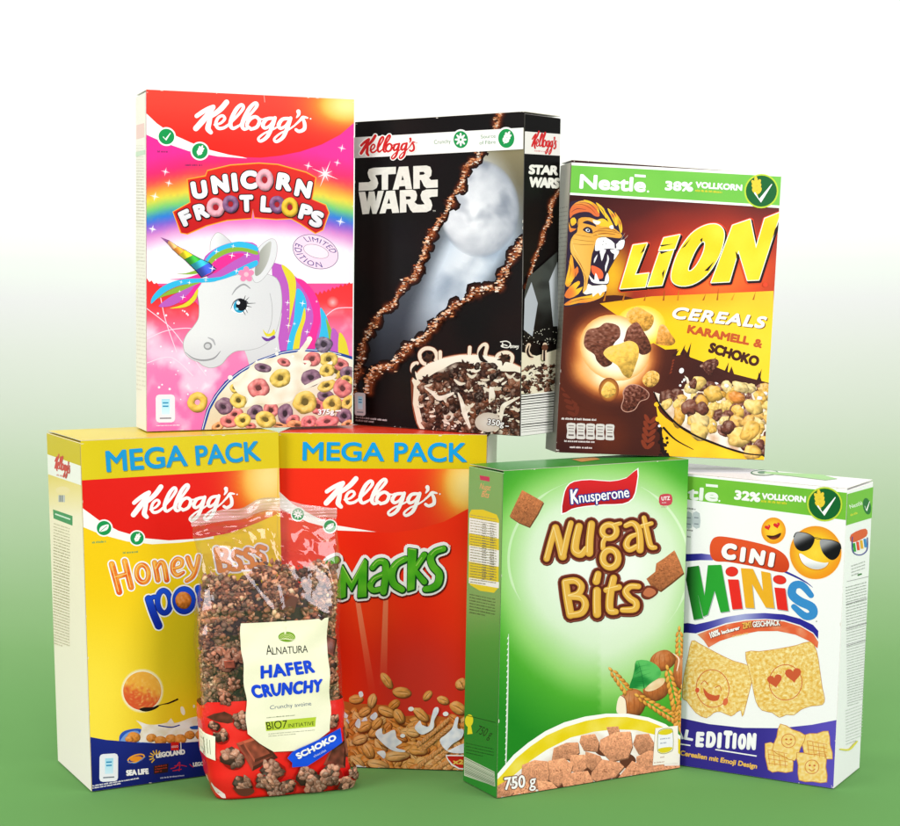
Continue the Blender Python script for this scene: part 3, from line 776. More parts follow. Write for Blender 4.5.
# ================================================================== black box
def make_sw():
    t, face = carton('sw', 'black cereal box with ragged glowing tear and chocolate star pieces, upper middle of the display',
        dict(front=C(16, 13, 13), back=C(30), left=C(24, 22, 22), right=C(18, 15, 15), top=C(150, 148, 140), bottom=C(60, 50, 45)),
        {(0, 0, 1): (356, 122), (1, 0, 1): (525.4, 110), (1, 1, 1): (559.4, 116.6), (0, 0, 0): (352, 423), (1, 0, 0): (520, 437.8), (1, 1, 0): (556.5, 434)}, zb=.3170)
    A = (345, 100, 4.0909); B = (345, 260, 4.0909)
    r = random.Random(12)
    def bgf(x, y):
        return mix(C(13, 12, 12), C(44, 16, 12), .4*sstep(0, 1, .5+.8*N(x, y, .006, 5))*sstep(300, 700, y))
    def crust(P, w):
        """charred crisp edge along a path"""
        Q = crom(P, 8, False)
        Q = [(x+w*.55*N(x, y, .045, 1)+w*.3*N(x, y, .15, 4), y+w*.55*N(x, y, .045, 2)+w*.3*N(x, y, .15, 5)) for x, y in Q]
        W = [w*(.95+.9*N(x, y, .03, 7)) for x, y in Q]
        for k, c in ((3.6, C(24, 14, 12)), (3.0, C(38, 18, 13)), (2.4, C(60, 27, 16)), (1.8, C(96, 44, 24)), (1.1, C(150, 78, 42))): stroke(Q, [q*k for q in W], c, 0)
        for i, (x, y) in enumerate(Q):
            for k in range(5):
                c = r.choice([C(236, 190, 150), C(206, 130, 84), C(170, 86, 48), C(250, 236, 220), C(70, 32, 20), C(226, 156, 108), C(240, 206, 176), C(50, 24, 18)])
                a = w*r.uniform(.12, .62)*r.uniform(.5, 1); xx, yy = x+r.gauss(0, .42)*W[i], y+r.gauss(0, .42)*W[i]; e = r.uniform(0, 6.28)
                poly([(xx+a*r.uniform(.5, 1.9)*math.cos(q+e), yy+a*r.uniform(.3, .8)*math.sin(q+e)) for q in (0, 1.6, 2.9, 4.4)], c)
    D = 160*4.0909
    def choc(x0, y0, x1, y1, n, sz, inside, milk=.3):
        for i in range(n):
            x, y = r.uniform(x0, x1), r.uniform(y0, y1)
            if not inside(x, y): continue
            k = r.random(); a = sz*r.uniform(.6, 1.25)
            if k < milk:
                stroke([(x-a, y+a*r.uniform(-.6, .6)), (x, y+a*.3), (x+a, y+a*r.uniform(-.7, .7))], [a*.3, a*.7, a*.25], mix(C(240, 232, 214), C(206, 192, 168), r.random()), 4)
            elif k < milk+.2:
                col = r.choice([C(70, 40, 28), C(96, 56, 38), C(48, 28, 22)])
                rot = r.uniform(0, 6.28)
                poly([(x+a*1.15*(1 if j % 2 == 0 else .5)*math.cos(rot+j*PI/5), y+a*1.15*(1 if j % 2 == 0 else .5)*math.sin(rot+j*PI/5)) for j in range(10)], lambda X, Y: mul(col, 1+.7*N(X, Y, .08)-.3*(Y-y)/a), 3, a*.6)
            else:
                c = r.choice([C(84, 48, 34), C(112, 68, 48), C(60, 34, 26), C(140, 90, 66), C(44, 26, 20)])
                piece(x, y, a, a*r.uniform(.5, .9), c, rot=r.uniform(0, 180), irr=.3, rough=.4, n=9, rings=3)
    f = face('front'); on(f); f.part('front_panel'); zm(*A)
    rect(20, 20, 760, 1420, bgf, 60)
    # what lies behind the tear: only soft blue-grey light
    E1 = [(640, 40), (630, 85), (620, 115), (590, 165), (552, 205), (545, 235), (510, 260), (485, 310), (475, 350), (440, 390), (430, 430), (400, 480), (375, 520), (345, 570), (335, 610), (320, 650), (300, 690), (285, 65+D), (240, 100+D), (200, 170+D), (160, 200+D), (120, 250+D), (95, 290+D), (75, 340+D), (66, 400+D), (50, 450+D), (36, 500+D), (30, 545+D)]
    E2 = [(750, 556), (735, 575), (712, 600), (690, 640), (665, 690), (648, 60+D), (635, 115+D), (590, 112+D), (540, 127+D), (500, 160+D), (450, 187+D), (430, 217+D), (390, 240+D), (355, 287+D), (320, 325+D), (270, 350+D), (230, 390+D), (200, 433+D), (150, 436+D), (120, 460+D), (104, 495+D), (95, 540+D)]
    def behind(x, y):
        k = sstep(.0, 1., 1-math.hypot((x-(560-.55*max(0, y-560)))/190, (y-560)/ (430 if y < 560 else 520)))
        c = G(y, [(150, C(150, 140, 104)), (330, C(112, 106, 84)), (560, C(96, 104, 112)), (900, C(60, 66, 76)), (1150, C(26, 26, 30))])
        c = mix(c, G(y, [(200, C(236, 241, 246)), (620, C(196, 214, 232)), (1050, C(228, 234, 240))]), min(1, k*2.6))
        return mix(c, mix(C(246, 249, 252), C(96, 112, 134), .5+1.0*FB(x, y, .007, 2)), .75*k)
    poly(E1+[(60, 560+D)]+E2[::-1]+[(760, 40)], behind, 0, 26)
    # a plain pale moon in mist
    def moon(q, x, y):
        L = .50+.46*math.sqrt(max(0, 1-q*q))-.20*((x-548)/190)+.10*FB(x, y, .02, 1)-.26*sstep(-.05, .45, FB(x, y, .008, 6))
        return mix(mix(C(66, 78, 98), C(240, 244, 249), L), behind(x, y), sstep(.93, 1, q)*.8)
    glow(552, 440, 165, 200, 0, moon, 22, 56)
    poly([(640, 40), (760, 30), (760, 110), (620, 118)], C(18, 15, 14))
    poly(E1+[(20, 548+D), (20, 40)], bgf, 0, 60); poly(E2+[(95, 1440), (760, 1440)], bgf, 0, 60)
    poly([(640, 40), (20, 40), (20, 118), (620, 118)], bgf, 0, 60)
    f.part('torn_edge_picture'); zm(*A)
    crust(E1, 15); crust(E2, 17)
    f.part('white_band'); zm(*A)
    poly([(30, 153), (745, 107), (745, 195), (30, 237)], lambda x, y: mix(C(176, 176, 174), C(250, 249, 246), sstep(30, 130, x)), 0, 60)
    text('Crunchy', (370, 177), (438, 172), 17, C(96, 150, 110), outs=())
    text('Source', (562, 153), (622, 149), 15, C(96, 150, 110)); text('of Fibre', (556, 178), (622, 173), 15, C(96, 150, 110))
    f.sub('badge'); badge(479, 158, 35, 'burst', .85); f.sub('badge'); badge(666, 152, 39, 'wheat', .85)
    f.part('brand_lettering'); zm(352, 125, 8.69)
    brand((92, 246), (556, 212), (216, 90), C(208, 36, 38), 9, C(252, 250, 246))
    f.part('title_lettering'); zm(352, 125, 8.69); cr = C(240, 238, 228)
    P = []
    P.append(([(64, 494), (150, 490), (168, 478), (150, 450), (140, 410), (152, 378), (190, 366), (386, 356), (384, 418), (318, 422), (316, 554), (262, 558), (262, 424), (212, 428), (206, 434), (222, 460), (232, 500), (218, 540), (184, 560), (62, 566)], []))
    P.append(([(412, 356), (492, 352), (524, 548), (470, 550), (464, 522), (414, 526), (408, 552), (356, 556)], [[(432, 472), (454, 470), (442, 430)]]))
    P.append(([(536, 350), (652, 344), (684, 356), (696, 390), (692, 430), (672, 452), (690, 470), (748, 466), (748, 534), (650, 540), (628, 522), (604, 470), (592, 470), (592, 544), (536, 548)], [[(590, 400), (590, 426), (624, 424), (638, 412), (624, 398)]]))
    P.append(([(62, 576), (118, 573), (136, 660), (150, 571), (198, 569), (212, 655), (228, 567), (280, 563), (240, 700), (214, 764), (180, 764), (164, 690), (150, 764), (94, 768)], []))
    P.append(([(302, 566), (376, 561), (412, 754), (352, 757), (344, 720), (302, 722), (292, 758), (240, 762)], [[(308, 676), (336, 674), (324, 628)]]))
    P.append(([(418, 560), (524, 553), (556, 564), (568, 600), (562, 640), (544, 662), (570, 682), (600, 684), (634, 680), (606, 640), (598, 600), (612, 566), (648, 552), (748, 549), (746, 612), (692, 616), (672, 626), (690, 650), (700, 690), (688, 730), (650, 748), (530, 752), (508, 728), (484, 676), (474, 678), (474, 750), (418, 754)], [[(470, 612), (472, 640), (504, 638), (516, 626), (504, 612)]]))
    for p, h in P: poly(p, lambda x, y: mix(cr, C(226, 224, 216), sstep(0, 1, .5+.7*N(x, y, .05))), 0, 40, h)
    text('TM', (704, 746), (728, 744), 14, cr)
    f.part('cereal_bowl_picture'); zm(410, 330, 6.)
    bowl = [(20, 330), (8, 300), (30, 270), (60, 235), (110, 200), (190, 170), (300, 150), (420, 150), (540, 170), (620, 205), (690, 240), (690, 680), (100, 680), (40, 560), (14, 440)]
    for w, c in ((26, C(46, 22, 14)), (16, C(120, 62, 40)), (8, C(220, 170, 140))): stroke(bowl[:11], w, c, 4)
    stroke([(14, 440), (40, 560), (100, 660)], 16, C(150, 84, 56), 4); stroke([(8, 300), (14, 440)], 16, C(120, 62, 40), 0)
    for p in ([(30, 262), (10, 240), (16, 204), (40, 196)], [(110, 210), (70, 190), (56, 140), (90, 108), (140, 116), (160, 160), (140, 200)], [(180, 170), (180, 130)], [(355, 150), (358, 104)], [(440, 200), (414, 160), (420, 110), (448, 86), (462, 100), (452, 150), (476, 190)], [(560, 230), (520, 190), (530, 150), (580, 136), (616, 160), (606, 210)]):
        stroke(p, 30, C(120, 62, 40), 4); stroke(p, 22, C(236, 222, 200), 4)
    poly(bowl, lambda x, y: mix(C(244, 238, 222), C(222, 214, 186), sstep(150, 330, y)*.7), 0, 60)
    poly([(50, 440), (70, 330), (110, 280), (200, 230), (300, 190), (430, 240), (560, 250), (690, 300), (690, 680), (140, 680), (80, 560)], lambda x, y: mix(C(60, 36, 28), C(226, 214, 194), sstep(.0, .3, N(x, y, .014, 6))), 4, 34)
    choc(60, 200, 670, 640, 700, 26, lambda x, y: y > 250+.12*abs(x-380)-60*sstep(200, 400, x)*sstep(600, 450, x) and x > 55+.25*max(0, y-440), .22)
    for p in ([(90, 345), (140, 380), (180, 410), (260, 380)], [(290, 380), (310, 430), (330, 510), (360, 590)], [(660, 410), (600, 440), (560, 470), (540, 560), (480, 590)], [(480, 440), (490, 350), (500, 400)]): stroke(p, [8, 22, 30, 14], lambda x, y: mix(C(244, 238, 224), C(214, 202, 180), .5+.7*N(x, y, .03)), 5)
    glow(470, 560, 80, 60, 0, lambda q, x, y: mix(C(214, 206, 196), C(196, 184, 168), q), 3, 16)
    dk = C(34, 22, 18)
    stroke([(36, 206), (18, 236), (20, 270), (34, 294)], [8, 22, 22, 8], dk, 5); stroke([(444, 100), (424, 140), (434, 176), (464, 192)], [8, 24, 26, 8], dk, 5)
    for x, y, q in ((110, 165, 44), (566, 176, 44), (214, 282, 42), (325, 212, 40)):
        rot = rnd.uniform(0, 1); poly([(x+q*(1 if j % 2 == 0 else .46)*math.cos(rot+j*PI/5), y+q*(1 if j % 2 == 0 else .46)*math.sin(rot+j*PI/5)) for j in range(10)], lambda X, Y: mul(C(60, 38, 28), 1+.8*N(X, Y, .06)), 3, 14)
    f.part('small_print'); zm(410, 330, 6.)
    text('350g', (466, 574), (566, 588), 38, WHITE, bold=.01, outs=[(4, C(60, 40, 32))]); line(574, 584, 596, 586, 5, WHITE)
    # studio script
    for p, w in (([(544, 72), (580, 68), (604, 84), (590, 106), (560, 104), (548, 96), (566, 90), (584, 96)], 6), ([(556, 78), (558, 104)], 6), ([(606, 92), (605, 108)], 6), ([(618, 95), (612, 97), (617, 103), (611, 108)], 4), ([(622, 109), (623, 97), (629, 97), (630, 108)], 4), ([(634, 102), (641, 101), (638, 96), (634, 101), (636, 107), (641, 106)], 3.5), ([(645, 97), (647, 105)], 4), ([(653, 96), (650, 112), (641, 117)], 4)): stroke(p, w, cr, 4)
    zm(*B); f.part('intake_tag'); card(56, 536, 44, 94, (206, 206, 206), .08); f.part('small_print'); smalltext(40, 640, 172, 655, 12, 2, C(205, 200, 196), 6, 8)
    f.flush()
    g = face('right'); on(g); g.part('side_panel'); zm(*A)
    rect(730, 20, 890, 1400, bgf, 60)
    poly([(730, 107), (885, 128), (885, 212), (730, 194)], C(236, 232, 226)); smalltext(775, 186, 850, 196, 10, 1, C(220, 140, 140), 5, 2)
    g.sub('brand_lettering'); brand((765, 168), (858, 180), (792, 112), C(208, 40, 42))
    g.sub('torn_edge_picture'); crust([(880, 350), (850, 380), (838, 420), (832, 470), (815, 500), (800, 560), (780, 600), (765, 650), (750, 700), (738, 740)], 9)
    g.sub('title_lettering')
    for tx, y0, w, hh, in (('STAR', 276, 0, 40), ('WARS', 328, 0, 44)):
        text(tx, (750, y0), (868 if tx == 'STAR' else 872, y0+12), hh, C(240, 238, 228), bold=.05, space=.92)
    zm(*B)
    g.sub('side_picture'); poly([(728, 100), (742, 40), (790, 0), (860, -60), (864, 320), (720, 300)], lambda x, y: mix(C(66, 70, 66), C(20, 18, 16), sstep(100, 250, y)+.5*N(x, y, .02)), 0, 24)
    poly([(728, 130), (756, 60), (782, 150), (760, 290), (724, 260)], C(176, 182, 190)); poly([(828, 60), (862, -20), (866, 250), (846, 250)], C(186, 192, 198))
    for i in range(40): ell(r.uniform(725, 860), r.uniform(255, 330), 2, None, C(200, 196, 180), 0, 6)
    zm(410, 330, 6.)
    poly([(660, 100), (760, 130), (890, 90), (890, 370), (660, 372)], C(232, 222, 196))
    for p in ([(712, 60), (704, 100), (730, 140)], [(800, 60), (796, 150)]): stroke(p, 26, C(226, 200, 174), 4)
    stroke([(714, 62), (704, 100), (716, 130), (740, 138)], [4, 14, 14, 4], dk, 4); ell(800, 78, 20, 20, C(96, 58, 42), 0, 10); stroke([(796, 100), (796, 160)], 12, dk, 0)
    choc(668, 180, 880, 362, 130, 15, lambda x, y: y > 190, .22)
    g.sub('barcode'); poly([(660, 380), (885, 358), (885, 640), (660, 650)], C(238, 236, 230))
    for k in range(15):
        y = 392+k*16.5; line(664, y, 872, y-18, r.uniform(2, 8), C(40, 38, 38))
    zm(*B); line(708, 120, 703, 318, 5, C(150, 146, 140))
    g.flush()
    wear(f, 146)
    return t
# ================================================================== brown box with the lion
def tex(pts, col, sc=.05, amp=.35, sm=4, hi=None, sub=None, z=0., lgt=.3):
    """printed cereal lump with its own crisp texture"""
    xs = [p[0] for p in pts]; ys = [p[1] for p in pts]; cx, cy = sum(xs)/len(xs), sum(ys)/len(ys); R = max(max(xs)-min(xs), max(ys)-min(ys))/2
    def f(x, y):
        L = 1-lgt*((x-cx)*.4+(y-cy)*.8)/R+amp*N(x, y, sc, z)+amp*.7*N(x, y, sc*2.6, z+5)
        return mul(col, max(.35, L)) if L < 1.1 else mix(col, hi or (255, 240, 200), min(.75, (L-1.1)*1.1+.1))
    poly(pts, f, sm, sub or R/9)
def make_lion():
    t, face = carton('lion', 'brown and yellow cereal box with a roaring lion head, tilted on top at the right',
        dict(front=C(70, 28, 26), back=C(60, 30, 24), left=C(150, 146, 132), right=C(120, 60, 40), top=C(60, 28, 24), bottom=C(60, 40, 30)),
        {(0, 0, 1): (570, 160), (1, 0, 1): (780, 175.5), (0, 0, 0): (556, 451), (1, 0, 0): (765.5, 461), (0, 1, 1): (560.5, 161), (0, 1, 0): (547, 449)}, mv=.978)
    L1, L2, L3, L4, L5, L6 = (540, 150, 3.6), (540, 300, 3.6), (560, 190, 6.88), (610, 205, 5.143), (560, 300, 5.508), (640, 300, 5.007)
    r = random.Random(21)
    f = face('front'); on(f); f.part('front_panel'); zm(*L1)
    def bg(x, y):
        d = math.hypot((x-640)/420, (y-470)/300)
        c = G(d+.10*N(x*1., y*2.2, .006), [(0, C(244, 118, 46)), (.35, C(226, 80, 36)), (.72, C(158, 48, 34)), (1.05, C(86, 32, 30)), (1.6, C(56, 24, 24))])
        d2 = math.hypot((x-250)/110, (y-450)/160)
        c = mix(c, C(250, 190, 40), .9*sstep(1, .1, d2))
        return mix(c, C(48, 26, 28), sstep(540, 600, y))
    rect(50, 20, 890, 1140, bg, 30)
    zm(*L2)
    def dk(x, y): return mix(C(56, 26, 24), C(92, 40, 26), .5+.8*N(x, y, .006, 3))
    poly([(30, 10), (300, 0), (840, 0), (840, 600), (30, 600)], dk, 0, 60)
    for cx, cy, a, q in ((130, 370, 60, -28), (385, 490, 64, 10), (460, 245, 30, 20)):
        for k in range(5):
            for sg in (-1, 1):
                th = math.radians(q+sg*38-90); bx, by = cx+k*a*.22*math.sin(math.radians(q)), cy-(k-2)*a*.36
                ell(bx+a*.3*math.cos(th), by+a*.3*math.sin(th), a*.3, a*.12, mix(C(150, 62, 36), C(80, 36, 28), .3 if cx > 300 else .65), math.degrees(th), 10)
    zm(*L5)
    glow(290, 300, 330, 330, 25, lambda q, x, y: mix(G(q+.12*N(x, y, .008, 3), [(0, C(255, 252, 240)), (.45, C(255, 236, 196)), (.58, C(240, 160, 84)), (.72, C(160, 78, 40)), (.86, C(96, 44, 30))]), dk(*inv2(x, y)), sstep(.6, 1, q)), 16, 44)
    zm(*L2)
    yel = [(212, 10), (400, -14), (840, -30), (840, 306), (828, 302), (800, 294), (790, 262), (784, 290), (700, 268), (690, 240), (682, 262), (600, 228), (540, 206), (520, 176), (512, 196), (490, 200), (494, 176), (450, 178), (400, 150), (330, 92), (282, 58)]
    poly(yel, lambda x, y: mix(mix(C(246, 200, 30), C(222, 150, 30), sstep(90, -20, y)*.7), C(252, 216, 60), sstep(420, 800, x)*.6+.3*N(x, y, .01)), 0, 40)
    for a, b in (((528, 205), (544, 152)), ((508, 196), (522, 160)), ((620, 232), (634, 205)), ((668, 262), (680, 225)), ((786, 292), (800, 250)), ((480, 200), (500, 178))): poly([(a[0]-5, a[1]), (a[0]+8, a[1]+3), b], C(58, 28, 26))
    for k in range(9):
        x = 240+k*66+r.uniform(-20, 20)
        poly([(x-3, 2), (x+4, 2), (x+r.uniform(4, 14), -r.uniform(22, 44))], mix(C(150, 70, 26), C(226, 150, 30), r.random()))
    f.part('floating_pieces_picture'); zm(*L5)
    glow(440, 140, 140, 112, 0, lambda q, x, y: G(q, [(0, C(255, 252, 236)), (.5, C(255, 240, 190)), (1, C(247, 206, 46))]), 6, 26)
    glow(300, 260, 200, 176, 30, lambda q, x, y: G(q, [(0, C(255, 253, 246)), (.62, C(255, 246, 226)), (.85, C(253, 222, 168)), (1, C(243, 172, 92))]), 6, 30)
    CH, CA = C(112, 62, 46), C(236, 180, 76)
    tex([(372, 60), (420, 36), (470, 60), (512, 90), (505, 140), (470, 170), (430, 160), (380, 120), (362, 90)], C(232, 168, 70), z=2)
    tex([(355, 200), (372, 150), (420, 120), (458, 170), (492, 230), (498, 280), (450, 300), (400, 260), (350, 230)], CH, .07, .5, hi=(220, 160, 140))
    tex([(128, 222), (148, 162), (210, 146), (250, 122), (318, 140), (328, 196), (296, 236), (270, 300), (286, 345), (240, 366), (200, 330), (186, 296), (140, 262)], CH, .07, .55, hi=(224, 170, 150))
    tex([(236, 290), (262, 258), (320, 240), (380, 222), (424, 246), (432, 300), (414, 360), (386, 426), (348, 410), (316, 360), (266, 326)], C(242, 192, 84), .045, .22, z=4)
    tex([(528, 220), (546, 142), (576, 140), (606, 184), (634, 226), (610, 250), (560, 248), (526, 240)], C(222, 152, 66), z=6)
    tex([(452, 436), (480, 396), (516, 388), (546, 410), (540, 450), (506, 478), (470, 470)], C(230, 176, 84), .06, .5)
    glow(268, 490, 56, 66, 0, lambda q, x, y: mix(C(240, 176, 70), C(130, 64, 34), q**2), 4, 18); tex([(232, 480), (262, 446), (300, 470), (304, 510), (262, 536), (228, 516)], C(240, 190, 90), .06, .3)
    pts = [(350, 500), (380, 468), (430, 470), (484, 508), (480, 540), (440, 556), (410, 600), (366, 612), (340, 590), (352, 540)]
    stroke(crom(pts, 4), 8, C(200, 150, 130), 0, True); tex(pts, C(96, 48, 36), .07, .7, hi=(220, 160, 140))
    # bowl corner
    f.part('cereal_bowl_picture'); zm(*L6)
    poly([(80, 516), (100, 560), (130, 590), (200, 640), (300, 695), (440, 750), (540, 778), (640, 786), (640, 820), (160, 820), (128, 760), (110, 650), (92, 600)], lambda x, y: mix(C(240, 182, 34), C(250, 200, 40), .5+N(x, y, .01)), 0, 60)
    for k in range(16): ell(r.uniform(96, 140), r.uniform(640, 790), r.uniform(3, 12), None, C(40, 22, 20), 0, 8)
    ell(84, 522, 13, 12, C(244, 190, 40)); ell(92, 596, 14, 13, C(244, 190, 40)); ell(98, 630, 7, 7, WHITE, 0, 8)
    milk = [(66, 458), (100, 470), (124, 458), (150, 466), (176, 470), (200, 452), (240, 440), (232, 400), (222, 378), (240, 390), (256, 430), (330, 430), (420, 440), (520, 428), (600, 440), (640, 430), (640, 784), (540, 770), (440, 740), (300, 684), (200, 626), (130, 570), (100, 520)]
    poly(milk, lambda x, y: mix(C(248, 240, 226), C(196, 150, 110), max(0, .3+N(x, y, .02, 2))), 0, 40)
    for x, y, a, b in ((208, 354, 12, 14), (222, 400, 6, 8), (202, 428, 6, 6), (212, 410, 4, 5), (384, 422, 12, 8), (620, 444, 18, 10)): ell(x, y, a, b, WHITE, 20, 12)
    pal = [C(236, 186, 84), C(244, 204, 112), C(228, 168, 66), C(240, 210, 140), C(110, 60, 46), C(128, 72, 56), C(232, 180, 92)]
    P = [(x, y) for x in range(130, 640, 46) for y in range(440, 780, 44)]; r.shuffle(P); P.sort(key=lambda q: q[1]+r.uniform(-30, 30))
    for x, y in P:
        x += r.uniform(-18, 18); y += r.uniform(-16, 16)
        lim = 500+.62*(x-110) if x < 260 else 596+.44*(x-260)
        if y > lim+10 or y < 430+40*sstep(300, 120, x): continue
        c = r.choice(pal); a = r.uniform(26, 40)
        piece(x, y, a, a*r.uniform(.7, 1), c, rot=r.uniform(0, 180), irr=.3, rough=.28 if c[0] > 200 else .5, n=14, rings=4)
        if r.random() < .18: piece(x+r.uniform(-12, 12), y+r.uniform(-10, 10), a*.4, a*.3, WHITE, irr=.3, rough=.1, n=9, rings=2)
    for x, y, a, b, c in ((290, 416, 40, 36, pal[1]), (268, 420, 20, 26, pal[4]), (196, 588, 48, 32, pal[2]), (300, 610, 50, 44, pal[3]), (370, 470, 46, 40, pal[0]), (486, 490, 44, 26, C(222, 140, 60)), (506, 440, 44, 26, pal[3]), (576, 540, 48, 40, pal[1]), (300, 660, 52, 40, pal[1]), (494, 690, 60, 46, pal[1]), (556, 660, 40, 60, pal[0]), (440, 640, 36, 32, pal[4]), (600, 730, 30, 30, pal[4]), (566, 768, 44, 38, C(240, 190, 90)), (246, 540, 40, 40, pal[5]), (312, 545, 34, 34, pal[4])):
        piece(x, y, a, b, c, rot=r.uniform(0, 90), irr=.22, rough=.25, n=18)
    stroke([(70, 462), (110, 540), (200, 632), (300, 690), (440, 745), (540, 774), (640, 784)], [5, 8, 9, 9, 9, 8, 4], C(26, 18, 18), 5)
    stroke([(120, 640), (180, 700), (270, 750)], [12, 8, 3], C(26, 18, 18), 5); stroke([(106, 640), (112, 740), (150, 800)], [6, 14, 30], C(34, 20, 20), 5)
    tex([(300, 330), (340, 300), (386, 298), (394, 326), (370, 350), (360, 378), (334, 370), (318, 346)], C(92, 48, 38), .08, .6, hi=(220, 190, 170))
    # head
    f.part('lion_head_picture'); zm(*L3)
    nv, OR, YE, OG = C(50, 38, 58), C(226, 120, 56), C(246, 196, 52), C(226, 160, 62)
    poly([(52, 96), (100, 72), (150, 66), (200, 78), (240, 84), (300, 122), (330, 126), (368, 152), (402, 200), (416, 240), (420, 290), (438, 330), (438, 372), (424, 404), (404, 412), (374, 470), (322, 566), (332, 600), (326, 640), (304, 656), (312, 692), (290, 730), (230, 760), (120, 786), (30, 796), (18, 760), (26, 600), (40, 440), (46, 260)], nv, 3)
    def org(x, y): return mix(OR, YE, sstep(0, 1, .5+.9*N(x, y, .012, 2)))
    for p in ([(60, 130), (100, 84), (160, 70), (215, 90), (250, 130), (262, 176), (232, 178), (190, 150), (130, 150), (80, 168), (60, 190)],): poly(p, lambda x, y: mix(C(222, 112, 62), C(240, 170, 70), sstep(120, 70, y)), 3)
    for p in ([(150, 66), (200, 76), (246, 110), (262, 160), (240, 130), (205, 95)], [(238, 84), (292, 126), (312, 196), (290, 170), (262, 130)], [(316, 124), (362, 162), (388, 218), (376, 246), (350, 196)], [(366, 150), (408, 210), (420, 268), (410, 296), (398, 262), (388, 216)], [(300, 150), (330, 190), (360, 250), (330, 230)]): poly(p, lambda x, y: mix(YE, C(234, 140, 50), sstep(.0, .5, N(x, y, .02))), 3)
    for p in ([(62, 200), (90, 186), (104, 220), (72, 244)], [(52, 214), (66, 258), (104, 262), (76, 282), (56, 280)], [(28, 640), (50, 540), (66, 440), (82, 470), (92, 540), (112, 520), (120, 560), (84, 610), (56, 660)], [(24, 720), (60, 660), (120, 620), (130, 640), (100, 680), (150, 660), (120, 710), (60, 740)], [(20, 784), (70, 748), (140, 730), (200, 720), (250, 700), (300, 690), (290, 726), (230, 756), (170, 770), (120, 772), (60, 786)]): poly(p, org, 2, 16)
    poly([(118, 196), (190, 186), (250, 208), (300, 220), (340, 246), (396, 286), (418, 312), (400, 330), (330, 322), (262, 322), (236, 360), (222, 410), (212, 440), (204, 500), (200, 560), (184, 620), (176, 690), (150, 700), (160, 620), (140, 540), (96, 470), (66, 420), (64, 350), (86, 306), (110, 280)], lambda x, y: mix(OG, C(238, 186, 90), sstep(200, 380, y)*sstep(300, 100, x)), 3)
    poly([(236, 214), (270, 196), (300, 200), (340, 236), (350, 262), (310, 250), (270, 246)], YE, 3); poly([(220, 200), (270, 216), (250, 236), (222, 224)], C(244, 238, 226), 3)
    poly([(330, 250), (352, 240), (360, 262), (340, 266)], WHITE, 3)
    poly([(146, 222), (180, 208), (226, 228), (240, 250), (210, 240), (180, 232)], nv, 3)
    poly([(148, 268), (176, 250), (206, 262), (216, 292), (190, 294), (164, 284)], nv, 3); poly([(166, 270), (182, 262), (196, 274), (190, 286), (174, 282)], C(220, 224, 230), 3); ell(184, 274, 7, 8, nv, 0, 10)
    for p in ([(70, 330), (150, 344), (228, 352)], [(76, 366), (150, 372), (222, 372)], [(90, 300), (150, 312), (210, 322)]): stroke(p, [1.5, 4, 2], C(170, 110, 44), 5)
    for p in ([(206, 300), (250, 280), (330, 282), (400, 296)], [(220, 312), (290, 296), (370, 304)], [(250, 270), (320, 262), (380, 284)]): stroke(p, [2, 6, 3], C(150, 84, 40), 5)
    poly([(240, 345), (262, 326), (320, 324), (348, 340), (376, 372), (392, 352), (432, 340), (434, 372), (420, 402), (390, 408), (340, 400), (290, 404), (246, 416), (232, 404)], WHITE, 3)
    for x, y in ((290, 350), (310, 366), (286, 372)): ell(x, y, 4, 3, nv, 0, 7)
    poly([(306, 322), (340, 326), (384, 340), (396, 352), (380, 368), (366, 366), (346, 346)], nv, 3); poly([(366, 360), (378, 366), (380, 400), (368, 398)], nv, 0)
    poly([(214, 470), (240, 428), (290, 410), (340, 410), (398, 414), (370, 468), (330, 520), (318, 566), (300, 606), (260, 622), (222, 600), (206, 540)], C(44, 34, 52), 3)
    poly([(206, 520), (226, 518), (270, 540), (290, 572), (284, 604), (250, 604), (226, 580), (212, 560)], C(240, 104, 62), 3)
    poly([(266, 410), (308, 408), (296, 440), (280, 486), (272, 450)], WHITE, 2); poly([(338, 406), (398, 414), (384, 450), (362, 478), (366, 440), (350, 430)], WHITE, 2)
    poly([(318, 440), (330, 470), (318, 520), (306, 560), (302, 520), (316, 480)], C(230, 228, 232), 2); poly([(228, 470), (250, 440), (242, 470), (226, 500)], C(230, 228, 232), 2)
    poly([(230, 620), (238, 566), (254, 600), (262, 624)], WHITE, 2); poly([(300, 620), (318, 566), (330, 600), (324, 636)], WHITE, 2); poly([(192, 580), (210, 600), (240, 622), (300, 626), (322, 620), (318, 640), (250, 640), (210, 626)], WHITE, 2)
    poly([(186, 640), (214, 654), (260, 652), (310, 650), (312, 690), (286, 700), (270, 724), (256, 702), (220, 730), (214, 706), (176, 714), (154, 702), (176, 680)], C(246, 240, 228), 2)
    for p, w in (([(80, 100), (140, 96), (200, 124), (240, 168)], 5), ([(120, 84), (190, 92), (244, 140)], 4), ([(66, 150), (110, 126), (170, 134)], 4), ([(50, 480), (66, 540), (54, 600)], 5), ([(100, 560), (90, 610), (60, 640)], 4), ([(60, 770), (140, 746), (220, 742)], 4), ([(330, 140), (356, 180), (368, 230)], 4), ([(384, 180), (404, 226), (408, 270)], 4), ([(254, 110), (284, 140), (298, 180)], 4), ([(120, 210), (112, 250), (96, 290)], 4), ([(150, 560), (170, 600), (166, 670)], 5), ([(90, 440), (130, 500), (160, 560)], 5)): stroke(p, [1]+[w]*(len(p)-2)+[1], nv if w == 4 else C(168, 84, 40), 4)
    for p in ([(76, 340), (90, 400), (130, 460)], [(240, 300), (280, 312), (330, 306)], [(170, 196), (240, 206), (290, 214)]): stroke(p, [1, 6, 1], C(246, 206, 120), 4)
